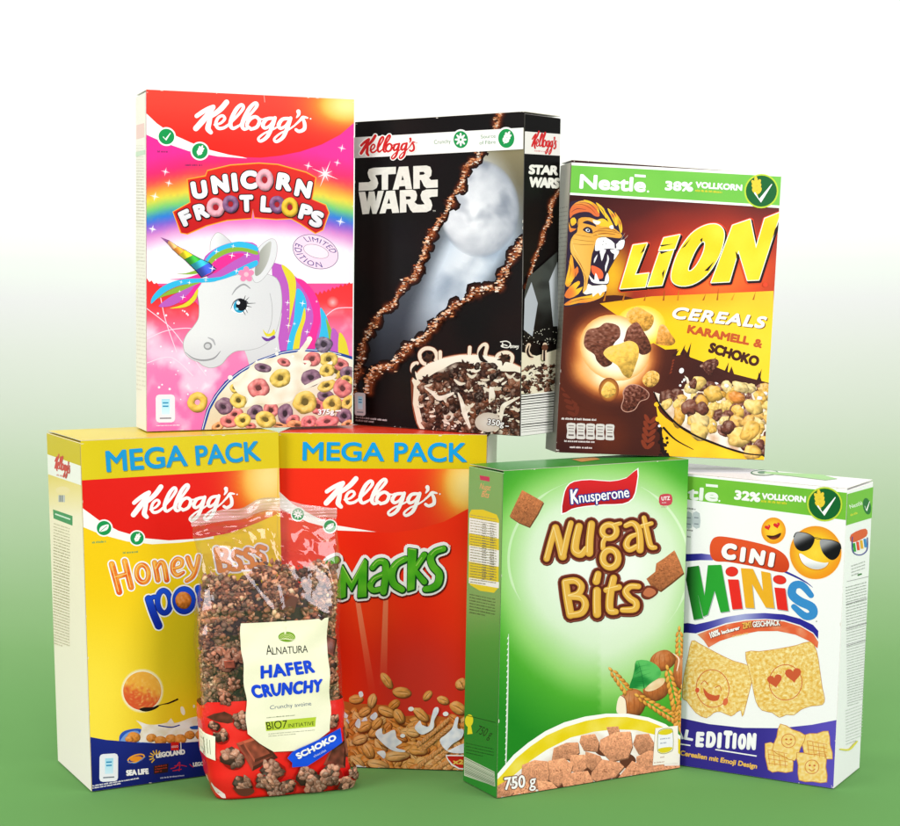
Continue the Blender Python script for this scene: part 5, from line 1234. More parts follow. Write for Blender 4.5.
    for p, w in S: stroke(p, [q*.72 for q in w] if isinstance(w, list) else w*.72, C(226, 176, 76), 5)
    for p, w in S: stroke([(x-(w[0] if isinstance(w, list) else w)*.27, y-7) for x, y in p], 6, C(244, 214, 140), 5, caps=True)
    f.part('nougat_square_picture'); zm(*N1)
    BR = C(192, 116, 70)
    crumb([(240, 143), (284, 168), (318, 188), (296, 232), (266, 279), (226, 262), (194, 240), (216, 192)], BR, seed=2, n=36)
    crumb([(792, 368), (808, 404), (824, 450), (780, 486), (740, 516), (706, 498), (690, 472), (722, 446), (726, 416), (756, 396)], BR, seed=3, n=30)
    poly([(670, 522), (690, 496), (724, 504), (730, 524), (700, 546), (676, 542)], C(110, 50, 34), 3); poly([(676, 526), (692, 504), (716, 510), (722, 524), (698, 538)], C(190, 110, 74), 3)
    f.part('hazelnut_wheat_picture'); zm(*N5)
    ear_of_wheat(545, 420, 545, 80, 9, 34)
    for x, y, a, b, q in ((430, 300, 90, 70, -20), (560, 380, 60, 120, 0), (220, 590, 90, 100, 0), (380, 500, 90, 80, -10)):
        piece(x, y, a, b, C(190, 110, 56), rot=q, irr=.05, rough=.1, n=26, rings=6)
        for k in (-.5, -.2, .1, .4): stroke([(x+a*k, y-b*.7), (x+a*k*1.4, y), (x+a*k, y+b*.7)], [1, 4, 1], C(150, 76, 36), 4)
    stroke([(500, 250), (540, 290), (525, 370)], [4, 12, 6], C(240, 214, 190), 4)
    ear_of_wheat(180, 500, 70, 360, 5, 34)
    f.sub('leaf'); poly([(248, 300), (320, 298), (386, 330), (418, 380), (400, 420), (340, 460), (300, 494), (230, 490), (196, 488), (220, 420), (236, 350)], lambda x, y: mix(C(90, 186, 96), C(30, 130, 56), sstep(-.3, .4, N(x, y, .012, 4)+(300-x)/300)), 2)
    stroke([(262, 310), (285, 400), (300, 490)], [2, 4, 6], C(26, 110, 50), 4)
    for k in range(5): stroke([(270+k*7, 340+k*32), (330+k*8, 330+k*26)], [3, 1], C(40, 140, 66), 0); stroke([(268+k*7, 340+k*34), (236, 370+k*26)], [3, 1], C(24, 106, 46), 0)
    f.sub('nut'); poly([(304, 500), (340, 460), (400, 424), (442, 424), (430, 464), (380, 498), (330, 512)], lambda x, y: mix(C(244, 228, 196), C(226, 190, 140), .5+N(x, y, .02)), 3)
    f.sub('nut'); poly([(112, 660), (116, 580), (140, 540), (168, 560), (180, 620), (176, 664)], C(246, 232, 206), 3); stroke([(140, 540), (172, 570), (180, 660)], 5, C(140, 70, 36), 4)
    f.sub('wheat_ear'); ear_of_wheat(540, 700, 460, 350, 9, 40); ear_of_wheat(540, 720, 250, 540, 9, 36); ear_of_wheat(530, 780, 560, 480, 8, 34)
    f.part('cereal_bowl_picture'); zm(*N4)
    arc = [(-40, 440), (0, 392), (60, 322), (130, 264), (210, 210), (300, 168), (400, 140), (500, 126), (600, 126), (700, 144), (780, 176), (860, 240)]
    poly(arc+[(900, 620), (-60, 620)], C(250, 250, 244))
    poly([(-40, 462), (10, 410), (70, 340), (140, 282), (216, 230), (306, 190), (404, 160), (504, 142), (598, 142), (694, 160), (770, 190), (860, 258), (860, 640), (-60, 640)], lambda x, y: mix(C(232, 206, 20), C(244, 226, 110), sstep(0, 1, .4+.8*N(x, y, .012, 3))), 0, 40)
    poly([(-40, 520), (60, 420), (140, 350), (220, 296), (330, 240), (440, 212), (540, 200), (640, 204), (730, 226), (860, 330), (860, 640), (-60, 640)], lambda x, y: mix(C(252, 250, 246), C(226, 206, 186), max(0, .3+N(x, y, .02))), 0, 50)
    PK = C(228, 158, 118)
    sq = [([(500, 190), (556, 186), (568, 230), (520, 250)], 1), ([(380, 230), (446, 222), (466, 262), (456, 306), (392, 300), (372, 262)], 2), ([(640, 226), (700, 220), (724, 262), (720, 320), (650, 316), (624, 270)], 3), ([(470, 250), (540, 214), (614, 210), (622, 280), (600, 334), (520, 352), (466, 296)], 4), ([(250, 290), (310, 264), (366, 262), (372, 310), (330, 340), (240, 350)], 5), ([(640, 330), (700, 300), (760, 310), (770, 370), (700, 390), (640, 376)], 6), ([(330, 322), (404, 320), (416, 372), (370, 410), (322, 392)], 7), ([(400, 304), (470, 326), (482, 348), (430, 396), (402, 374)], 8), ([(224, 350), (300, 336), (340, 372), (326, 420), (270, 470), (226, 440), (214, 390)], 9), ([(100, 370), (160, 346), (220, 352), (228, 410), (214, 480), (130, 480), (96, 430)], 10), ([(428, 404), (478, 342), (560, 356), (582, 376), (540, 424), (450, 446), (424, 430)], 11), ([(282, 434), (340, 404), (410, 396), (436, 444), (400, 480), (300, 486)], 12), ([(552, 430), (620, 348), (672, 376), (700, 400), (640, 440)], 13), ([(660, 400), (740, 372), (850, 370), (850, 420), (700, 440)], 14), ([(40, 480), (110, 440), (150, 480), (200, 520), (60, 530)], 15), ([(-20, 470), (30, 440), (60, 500), (20, 540), (-30, 540)], 16), ([(170, 440), (240, 450), (280, 490), (180, 520)], 17)]
    for x, y in ((480, 300), (240, 430), (600, 340), (430, 400), (270, 470), (540, 430), (600, 360), (340, 330)): ell(x, y, 40, 26, C(96, 56, 40), 20)
    for p, sd in sq: crumb(p, mul(PK, r.uniform(.9, 1.08)), C(150, 90, 62), 26, .05, sd)
    f.part('weight_lettering'); zm(*N4)
    text('750', (18, 488), (118, 474), 62, WHITE, bold=.02, shear=.15, outs=[(4, C(130, 84, 62))]); text('g', (132, 474), (168, 470), 62, WHITE, bold=.01, shear=.15, outs=[(4, C(130, 84, 62))])
    f.part('intake_tag'); zm(*N4)
    poly([(730, 194), (836, 182), (836, 356), (716, 370)], C(246, 240, 228), 0)
    bp = [(740, 222), (752, 202), (780, 194), (806, 196), (814, 214), (814, 290), (800, 306), (772, 316), (748, 312), (738, 296)]
    poly([(x, y) for x, y in bp], C(150, 150, 60), 2); poly([(777+(x-777)*.93, 255+(y-255)*.95) for x, y in bp], C(238, 240, 244), 2)
    poly([(744, 222), (754, 206), (780, 198), (804, 200), (810, 214), (780, 226)], C(222, 206, 40), 2); poly([(742, 292), (776, 284), (810, 284), (798, 302), (772, 311), (750, 308)], C(222, 206, 40), 2)
    smalltext(752, 246, 802, 240, 20, 2, C(150, 160, 180), 5, 2); smalltext(752, 332, 786, 328, 10, 1, C(180, 140, 120), 5, 2); smalltext(722, 358, 810, 348, 10, 1, C(180, 140, 120), 5, 3)
    f.flush()
    g = face('left'); on(g); g.part('side_panel'); zm(*N1)
    rect(10, 0, 200, 1300, lambda x, y: G(y, [(40, C(126, 170, 100)), (560, C(130, 166, 96)), (700, C(86, 152, 66)), (1000, C(44, 130, 44)), (1300, C(48, 140, 48))]), 30)
    poly([(88, 76), (124, 84), (124, 102), (90, 94)], C(196, 60, 90)); text('Nugat', (88, 128), (126, 137), 24, C(244, 160, 110)); text('Bits', (94, 158), (120, 165), 24, C(244, 160, 110))
    g.sub('nutrition_table'); poly([(52, 220), (60, 206), (100, 208), (150, 230), (158, 250), (156, 506), (140, 524), (90, 512), (56, 488), (50, 470)], C(226, 202, 50))
    for a, b in ((236, 290), (340, 396), (460, 476)): poly([(52, a), (158, a+26), (157, b+32), (51, b+4)], C(238, 238, 232))
    smalltext(56, 226, 150, 248, 10, 26, C(150, 144, 100), 3, 12)
    for x in (98, 126): smalltext(x, 262, x+16, 266, 9, 24, C(120, 120, 110), 3, 5)
    smalltext(54, 522, 146, 550, 11, 7, C(80, 96, 60), 4, 6)
    g.sub('weight_lettering'); zm(*N2); ell(54, 366, 14, 22, C(232, 220, 40)); poly([(50, 380), (60, 380), (66, 414), (48, 414)], C(232, 220, 40)); text('750 g', (76, 412), (126, 440), 30, C(30, 60, 26), bold=.0)
    line(44, 346, 146, 386, 2, C(20, 70, 24)); smalltext(44, 444, 140, 480, 11, 4, C(24, 76, 28), 3, 7)
    g.sub('barcode'); poly([(38, 490), (142, 560), (144, 612), (38, 556)], C(206, 216, 190))
    for k in range(12): line(40, 496+k*5, 142, 564+k*4.3, r.uniform(1, 3), C(120, 140, 110))
    g.flush()
    g = face('top'); on(g); g.part('top_print'); full()
    poly([(575, 458.5), (596, 456), (604, 459), (585, 461.5)], C(214, 150, 80)); g.flush()
    wear(f, 116)
    return t
def heart(x, y, s, col, rot=0):
    c, k = math.cos(math.radians(rot)), math.sin(math.radians(rot)); p = []
    for i in range(20):
        a = 2*PI*i/20; X = 16*math.sin(a)**3/16; Y = -(13*math.cos(a)-5*math.cos(2*a)-2*math.cos(3*a)-math.cos(4*a))/16
        p.append((x+s*(X*c-Y*k), y+s*(X*k+Y*c)))
    poly(p, col)
def make_cin():
    t, face = carton('cin', 'white cereal box with emoji faces and square wafers, rightmost in the lower row',
        dict(front=C(247, 247, 247), back=C(240), left=C(236), right=C(244, 245, 244), top=C(246), bottom=C(230)),
        {(1, 0, 1): (849.7, 490), (1, 1, 1): (873, 481), (1, 0, 0): (832, 793), (1, 1, 0): (859.5, 769.6)}, zb=.0006)
    C1, C2, C3, C4, C5 = (670, 450, 4.09), (670, 620, 4.09), (685, 530, 6.207), (760, 505, 9.72), (680, 630, 5.625)
    r = random.Random(61)
    f = face('front'); on(f); f.part('front_panel'); zm(*C1)
    rect(-400, -60, 800, 1460, C(247, 247, 247))
    smalltext(60, 240, 148, 252, 10, 1, C(90), 6, 3); smalltext(60, 330, 132, 340, 12, 1, C(90), 6, 4); smalltext(60, 356, 108, 366, 12, 1, C(90), 6, 4)
    for x in (66, 98): poly([(x, 260), (x+28, 263), (x+28, 322), (x, 318)], C(190, 200, 204), 2); line(x+5, 280, x+23, 282, 4, C(120, 130, 140)); line(x+5, 306, x+23, 308, 4, C(120, 130, 140))
    f.part('green_band'); zm(*C1)
    poly([(-400, 60), (84, 108), (760, 184), (760, 300), (84, 206), (-400, 150)], lambda x, y: mix(C(104, 182, 50), C(128, 196, 64), .5+.4*N(x, y, .01)), 0, 90)
    f.sub('brand_lettering'); text('Nestle', (-118, 190), (202, 216), 58, C(240, 244, 238), bold=.035); poly([(152, 140), (202, 145), (202, 156), (152, 151)], C(240, 244, 238)); ell(208, 212, 4, None, WHITE, 0, 8)
    f.sub('claim_lettering'); text('32%', (268, 206), (376, 219), 42, WHITE, bold=.045); text('VOLLKORN', (382, 206), (564, 221), 28, WHITE, bold=.045); smalltext(380, 214, 562, 232, 10, 1, C(216, 216, 50), 8, 9)
    f.sub('grain_badge'); grain_badge(642, 228, 66)
    f.part('emoji', 'small yellow face with heart eyes'); zm(*C4)
    yf = lambda cx, cy, R: (lambda q, x, y: mix(G(q, [(0, C(250, 216, 66)), (.6, C(246, 196, 44)), (1, C(238, 150, 34))]), C(244, 150, 30), .8*sstep(.2, 1.1, (x-cx)*.5/R+(y-cy)*.8/R)))
    glow(148, 270, 128, 140, 0, lambda q, x, y: mix(C(250, 226, 190), C(247), sstep(.92, 1, q)), 8, 30); glow(148, 268, 120, 132, 0, yf(148, 268, 120), 8, 34)
    heart(92, 234, 30, C(220, 40, 44), -18); heart(180, 214, 33, C(220, 40, 44), -12); ell(98, 222, 6, 5, C(246, 140, 130), 0, 8); ell(186, 200, 6, 5, C(246, 140, 130), 0, 8)
    poly([(78, 314), (150, 316), (220, 290), (206, 330), (164, 354), (120, 350)], C(70, 34, 26), 4); poly([(110, 344), (150, 334), (190, 338), (164, 354), (130, 354)], C(130, 50, 36), 3)
    f.part('emoji', 'large yellow face in dark sunglasses'); glow(556, 488, 266, 276, 0, lambda q, x, y: mix(C(250, 210, 130), C(247), sstep(.95, 1, q)), 8, 40); glow(556, 488, 252, 264, 0, yf(556, 488, 250), 10, 44)
    f.sub('sunglasses'); lens = lambda cx, cy: (lambda x, y: mix(C(160, 160, 164), C(18, 18, 22), sstep(-1., .35, ((x-cx)*.5+(y-cy))/90)))
    poly([(346, 320), (372, 286), (440, 288), (510, 312), (546, 338), (540, 390), (500, 450), (430, 474), (374, 450), (346, 390)], lens(440, 390), 4); poly([(600, 370), (640, 356), (720, 368), (780, 396), (800, 440), (786, 510), (740, 558), (690, 556), (632, 500), (604, 430)], lens(690, 460), 4)
    stroke([(346, 330), (372, 288), (440, 288), (510, 312), (550, 344), (600, 356), (640, 356), (720, 368), (790, 400), (802, 450)], [10, 7, 6, 6, 7, 6, 6, 7, 9, 12], C(36, 34, 36), 5)
    stroke([(548, 336), (580, 340), (612, 352)], 4, C(60, 56, 50), 4)
    f.sub('grin'); poly([(396, 506), (420, 500), (480, 540), (560, 574), (640, 590), (680, 588), (650, 630), (580, 654), (500, 640), (430, 590)], lambda x, y: mix(C(252, 252, 252), C(206, 208, 210), sstep(560, 650, y)), 3)
    stroke([(392, 498), (400, 540), (440, 606), (510, 650), (580, 660), (650, 636), (686, 586)], [3, 5, 6, 6, 6, 5, 3], C(206, 120, 30), 4)
    f.part('title_lettering'); zm(*C3)
    nvy = lambda x, y: mix(C(44, 40, 150), C(180, 186, 226), .9*math.exp(-((x-340)/150)**2))
    poly([(-120, 150), (20, 158), (110, 156), (180, 166), (180, 200), (100, 198), (20, 204), (-120, 210)], lambda x, y: mix(C(34, 34, 130), C(120, 116, 196), sstep(60, 170, x)), 0, 40)
    stroke([(630, 276), (700, 310), (760, 344), (800, 376)], [14, 12, 8, 2], C(50, 48, 150), 4)
    poly([(160, 120), (172, 76), (200, 52), (260, 52), (400, 78), (540, 116), (620, 160), (654, 214), (652, 258), (624, 280), (560, 272), (430, 240), (280, 212), (200, 206), (168, 176)], lambda x, y: mix(C(226, 84, 40), C(206, 66, 30), sstep(100, 280, y)), 4)
    CI = [('C', (228, 190), (322, 202), 108), ('I', (346, 210), (378, 214), 100), ('N', (402, 218), (496, 236), 100), ('I', (522, 242), (556, 248), 98)]
    f.sub('lettering')
    for ch, a, b, h in CI: text(ch, a, b, h, WHITE, bold=.06, outs=[(3, C(120, 36, 24), 3, 4)])
    MI = [([(20, 240), (92, 232), (126, 420), (148, 230), (232, 228), (282, 520), (226, 528), (190, 392), (146, 540), (118, 552), (84, 410), (116, 562), (58, 572), (10, 320)], C(42, 160, 50)), ([(272, 320), (340, 322), (364, 506), (300, 510)], C(232, 44, 36)), ([(354, 250), (430, 256), (492, 396), (480, 270), (538, 282), (562, 506), (508, 500), (424, 352), (438, 504), (382, 500)], C(238, 176, 40)), ([(562, 374), (630, 380), (646, 522), (580, 512)], C(232, 44, 36))]
    for p, c in MI: poly([(x+5, y+6) for x, y in p], C(170, 176, 180)); poly(p, lambda x, y, c=c: mix(c, mul(c, .45), sstep(130, 0, x) if c[1] > 150 and c[0] < 90 else .06*N(x, y, .03)), 0, 40)
    stroke(ell_pts(298, 272, 38, 30, 0, 16), 4, C(150, 40, 34), 2, True); ell(298, 272, 38, 30, C(230, 50, 40)); stroke(ell_pts(596, 326, 40, 27, 12, 16), 4, C(150, 40, 34), 2, True); ell(596, 326, 40, 27, C(230, 50, 40), 12)
    stroke([(790, 426), (734, 362), (684, 366), (672, 418), (718, 462), (792, 500), (800, 546), (752, 556), (682, 496)], [36, 46, 52, 54, 56, 56, 52, 46, 34], C(56, 140, 206), 5)
    ell(822, 590, 5, None, C(180), 0, 8)
    poly([(-60, 600), (20, 590), (70, 600), (150, 584), (260, 556), (380, 538), (500, 534), (620, 544), (720, 572), (800, 612), (832, 650), (830, 700), (800, 660), (720, 612), (620, 580), (500, 570), (380, 574), (260, 594), (150, 632), (70, 656), (10, 650), (-60, 660)], lambda x, y: mix(nvy(x, y), C(26, 24, 100), sstep(100, -20, x)), 0, 40)
    poly([(80, 662), (160, 634), (270, 600), (390, 580), (510, 576), (620, 588), (720, 620), (800, 668), (832, 720), (826, 760), (780, 716), (690, 672), (580, 648), (460, 648), (330, 672), (220, 706), (150, 745), (120, 700)], lambda x, y: mix(mix(C(228, 100, 60), C(238, 176, 140), max(0, N(x, y, .02, 6))), C(222, 150, 110), sstep(160, 80, x)), 0, 40)
    f.sub('claim_lettering'); text('100%', (166, 688), (226, 666), 40, WHITE, bold=.03, outs=[(2, C(150, 60, 40), 2, 2)]); text('leckerer', (236, 664), (350, 634), 26, WHITE, bold=.04, outs=[(2, C(150, 60, 40), 2, 2)]); text('ZIMT', (366, 632), (426, 622), 40, C(240, 190, 90), bold=.02, outs=[(2, C(150, 60, 40), 2, 2)]); text('GESCHMACK', (428, 622), (598, 612), 38, WHITE, bold=.02, outs=[(2, C(150, 60, 40), 2, 2)])
    smalltext(298, 680, 470, 644, 10, 1, C(244, 200, 120), 9, 3)
    f.part('wafer_picture'); zm(*C5)
    WF = C(234, 194, 92)
    def wafer(p, seed, n):
        fcol = lambda x, y: (lambda k: mix(C(226, 170, 60), C(252, 236, 176), k))(max(0, min(1, .5+.75*N(x, y, .06, seed)+.75*N(x, y, .16, seed+3))))
        stroke(p, 5, C(196, 130, 60), 2, True); poly(p, fcol, 2, 12)
    wafer([(70, 74), (110, 90), (200, 140), (300, 190), (404, 226), (410, 280), (390, 370), (364, 470), (352, 504), (346, 470), (320, 478), (290, 500), (230, 474), (190, 480), (150, 508), (90, 476), (40, 410), (16, 390), (24, 280), (50, 160)], 3, 0)
    wafer([(374, 142), (450, 140), (560, 126), (660, 108), (736, 88), (770, 140), (786, 240), (800, 350), (812, 408), (800, 444), (740, 450), (680, 470), (640, 500), (600, 496), (560, 512), (520, 484), (464, 470), (430, 420), (412, 330), (390, 230)], 8, 0)
    rd = C(206, 92, 56)
    stroke(ell_pts(186, 344, 92, 106, -10, 24), 4, rd, 2, True); stroke(ell_pts(596, 316, 92, 100, 0, 24), 4, rd, 2, True)
    heart(536, 304, 42, rd, -10); heart(640, 272, 46, rd, -6)
    stroke([(120, 320), (140, 300), (160, 322)], 4, rd, 4); stroke([(200, 340), (226, 330), (236, 356)], 4, rd, 4)
    poly([(134, 340), (160, 368), (200, 384), (226, 380), (214, 412), (170, 410), (142, 380)], rd, 3); ell(100, 352, 12, 14, C(220, 90, 60)); ell(258, 420, 14, 22, C(222, 110, 70), 20)
    f.part('edition_band'); zm(*C2)
    poly([(-400, 330), (40, 408), (160, 436), (300, 454), (450, 458), (580, 446), (690, 426), (690, 720), (-400, 600)], lambda x, y: mix(C(54, 44, 140), C(92, 80, 190), sstep(300, 660, x)), 0, 80)
    text('SPECIAL', (-190, 446), (94, 504), 44, C(244, 244, 250), bold=.04)
    f.sub('edition_lettering')
    for i, ch in enumerate('EDITION'):
        xx = [104, 146, 192, 216, 254, 276, 312][i]; ww = [34, 40, 17, 36, 16, 34, 38][i]; yy = 528+(xx-104)*.075
        text(ch, (xx, yy), (xx+ww, yy+ww*.075), [66, 70, 68, 78, 70, 68, 74][i], C(250, 250, 252), bold=.05)
    line(-100, 490, 84, 522, 5, WHITE); line(186, 540, 354, 570, 5, WHITE)
    text('Cerealien mit Emoji Design', (40, 560), (354, 622), 22, C(240, 190, 90), bold=.035)
    f.part('small_wafer_picture'); zm(*C2)
    def mini(p, sd):
        stroke(p, 6, C(206, 140, 60), 2, True); poly(p, lambda x, y: mix(C(240, 196, 96), C(250, 226, 160), .5+1.1*N(x, y, .09, sd)), 2, 8)
    mini([(390, 520), (440, 530), (490, 560), (498, 634), (440, 632), (402, 626)], 1); mini([(546, 490), (600, 484), (644, 474), (650, 530), (660, 586), (600, 576), (548, 560)], 2)
    mini([(452, 442), (500, 466), (552, 490), (530, 540), (508, 590), (460, 570), (420, 546), (438, 494)], 3); mini([(518, 560), (576, 570), (632, 568), (632, 620), (636, 680), (580, 676), (526, 670), (524, 610)], 4)
    for x, y in ((484, 510), (578, 618)): stroke(ell_pts(x, y, 28, 28, 0, 14), 3, C(214, 130, 70), 2, True); ell(x-9, y-6, 5, 4, C(206, 110, 60), 0, 8); ell(x+10, y-5, 5, 4, C(206, 110, 60), 0, 8); stroke([(x-12, y+9), (x, y+16), (x+12, y+9)], 3, C(206, 110, 60), 3)
    for x0, y0 in ((400, 545), (560, 510)):
        for k in range(4): line(x0+k*22, y0+k*6, x0+6+k*22, y0+60+k*5, 2.5, C(222, 150, 70)); line(x0, y0+k*18, x0+80, y0+18+k*16, 2.5, C(222, 150, 70))
    f.flush()
    g = face('right'); on(g); g.part('side_panel'); zm(*C1)
    poly([(715, 180), (840, 140), (840, 250), (715, 292)], C(116, 190, 60)); text('Nestl\u00e9', (744, 226), (790, 208), 15, WHITE, bold=0.); smalltext(744, 250, 790, 232, 9, 1, C(216, 216, 50), 6, 3); ell(806, 214, 15, 30, C(20, 110, 50), -10); stroke([(798, 214), (804, 230), (816, 196)], [2, 6, 2], WHITE, 0)
    g.sub('small_logo'); poly([(746, 320), (800, 296), (804, 324), (750, 350)], C(222, 90, 50), 3)
    for k, c in enumerate((C(42, 160, 50), C(232, 60, 44), C(236, 176, 40), C(60, 140, 206))): line(756+k*14, 352-k*6, 760+k*14, 384-k*6, 10, c)
    stroke([(750, 330), (752, 384), (780, 396), (806, 376), (808, 330)], 4, C(60, 56, 150), 4)
    g.sub('nutrition_text'); smalltext(746, 440, 800, 420, 12, 4, C(200, 204, 200), 4, 3); line(728, 500, 812, 478, 2, C(150)); line(770, 474, 786, 468, 6, C(60, 120, 60))
    smalltext(724, 524, 806, 500, 11.5, 44, C(176, 180, 176), 3.4, 7); smalltext(716, 1040, 796, 1010, 14, 12, C(204, 207, 204), 4, 9)
    for y in (590, 690, 760): line(724, y, 806, y-26, 2, C(120))
    zm(*C2); stroke([(690, 520), (726, 524), (750, 500), (762, 486)], [6, 9, 9, 5], C(232, 222, 90), 4); g.flush()
    g = face('top'); on(g); g.part('top_print'); zm(*C1)
    ell(388, 96, 56, 13, C(20, 110, 50), 0); ell(388, 96, 50, 10, C(226, 236, 220)); ell(380, 96, 20, 6, C(20, 110, 50))
    poly([(388, 92), (620, 106), (690, 124), (640, 130), (500, 112), (388, 100)], C(150, 206, 120)); g.flush()
    wear(f, 210)
    return t
# ================================================================== clear bag of granola
BYAW = math.radians(17.5)
BAX = Vector((math.cos(BYAW), math.sin(BYAW), 0)); BAY = Vector((-math.sin(BYAW), math.cos(BYAW), 0))
BBASE = Vector((-.1500, 1.5190, .0008))
BH = .2575
def lerps(t, st):
    for (a, x), (b, y) in zip(st, st[1:]):
        if t <= b: k = max(0, (t-a)/(b-a)); k = k*k*(3-2*k)*.5+k*.5; return x+(y-x)*k
    return st[-1][1]
def bag_dim(t):
    w = lerps(t, [(0, .122), (.05, .129), (.3, .1295), (.6, .1300), (.78, .1290), (.9, .1300), (.94, .1315), (1, .1335)])
    d = lerps(t, [(0, .050), (.08, .058), (.4, .054), (.65, .047), (.78, .036), (.9, .013), (.945, .0016), (1, .0012)])
    n = lerps(t, [(0, 5.5), (.5, 4.2), (.8, 3.), (1, 2.6)])
    return w, d, n
def BSH(t): return -.019*t+.0035*sstep(.2, 0, t)+.0105*sstep(.5, .85, t)+.0030*sstep(.15, .5, t)*sstep(.95, .7, t)
def bag_pt(a, t, off=0., wr=1.):
    """a: angle round the section (0 = right, -90 = front), t: height 0..1"""
    w, d, n = bag_dim(t)
    c, s = math.cos(a), math.sin(a)
    x = math.copysign(abs(c)**(2/n), c)*(w/2+off); y = math.copysign(abs(s)**(2/n), s)*(d/2+off)
    up = sstep(.55, .9, t)
    if t < .955 and wr:
        f = noise.ridged_multi_fractal(Vector((x*26+t*7, (t*6-x*18), 3+(5 if s > 0 else 0))), 1., 2., 3, 1., 2.)-1.1
        y += math.copysign(1, s)*(-.0010*f*up+.0009*noise.noise(Vector((x*40, t*14, 2.))))*wr*min(1, d/.012)
        x += math.copysign(1, c)*.0016*noise.noise(Vector((t*16, c, 4)))*wr
    if wr and s < 0 and t < .95:      # sharp folds in the clear film
        for (x0, t0, x1, t1, am, sg) in FOLDS:
            ex, et = x1-x0, (t1-t0)*BH; L2 = ex*ex+et*et
            q = ((x-x0)*ex+(t-t0)*BH*et)/L2
            if -.02 < q < 1.02:
                dx, dz = x-x0-ex*q, (t-t0)*BH-et*q; g = (dx*et-dz*ex)/math.sqrt(L2)
                y -= am*math.exp(-abs(g)/sg)*math.sin(PI*max(0, min(1, q)))**.5*min(1, d/.012)
    # seal strip: waves backwards and forwards, peak in the middle, sags to the left
    k = sstep(.86, 1, t)
    y += k*(.0060*math.sin(x*52+.6)+.0030*math.sin(x*120)+.0035*noise.noise(Vector((x*60, t*30, 7))))
    z = t*BH
    z += k*(.0065*math.exp(-((x+.004)/.020)**2)-.0075*sstep(.0, -.07, x)+.0025*math.sin(x*90)+.002*noise.noise(Vector((x*45, 3, 1)))-.004*sstep(.045, .0665, x))
    z -= 0 if t > .1 else .0
    return BBASE+BAX*(x+BSH(t))+BAY*(y+.026+.004*t)+Vector((0, 0, z))
FOLDS = [(.000, .945, .006, .865, .0022, .0016), (.003, .868, .018, .745, .0024, .0014), (.004, .868, .033, .835, .0018, .0014), (.033, .835, .048, .775, .0016, .0012),
         (-.034, .800, .000, .640, .0020, .0012), (.002, .735, .013, .565, .0018, .0011), (-.055, .88, -.046, .79, .0016, .0014), (-.02, .93, -.012, .84, .0014, .0016), (.03, .93, .052, .86, .0016, .0014), (-.045, .92, -.02, .86, .0013, .0016), (.048, .80, .058, .68, .0015, .0014), (-.058, .74, -.05, .58, .0014, .0014), (.02, .70, .05, .62, .0010, .0012)]
class BagFace(Face):
    step = 4.5e-5
    def __init__(s, thing):
        Q = [(192, 523), (334, 509), (357, 783), (206, 797)]
        s.thing = thing; s.quad = Q; s.h = homog(Q, [(0, 0), (1, 0), (1, 1), (0, 1)])
        s.base = 3.5e-4; s.lev = [0]*(GN*GN); s.mat = BAGPRINT; s.acc = None; s.maxedge = .03; s.org = Vector(thing.location)
    def pos(s, u, v, d):
        t = 1-v; t = max(.004, t)
        w, dd, n = bag_dim(t); q = max(-1., min(1., 2*u-1))
        c = math.copysign(abs(q)**(n/2), q); a = -math.acos(max(-1, min(1, c)))
        return bag_pt(a, t, d)
def bag_shell(t0, t1, nt, na, off, wr=1., cap=True):
    V, Fc = [], []
    ts = [t0+(t1-t0)*j/nt for j in range(nt+1)]
    for t in ts:
        w, d, n = bag_dim(t)
        for i in range(na):
            q = i/na*2*PI
            # spread vertices evenly along the boxy section
            c, s = math.cos(q), math.sin(q); m = max(abs(c), abs(s)); x, y = c/m, s/m
            a = math.atan2(math.copysign(abs(y)**(n/2), y), math.copysign(abs(x)**(n/2), x))
            V.append(bag_pt(a, t, off, wr))
    for j in range(nt):
        for i in range(na):
            b = (i+1) % na; Fc.append((j*na+i, j*na+b, (j+1)*na+b, (j+1)*na+i))
    if cap:
        Fc.append(tuple(range(na))[::-1])
        if t1 < .99: Fc.append(tuple(nt*na+i for i in range(na)))
    return V, Fc
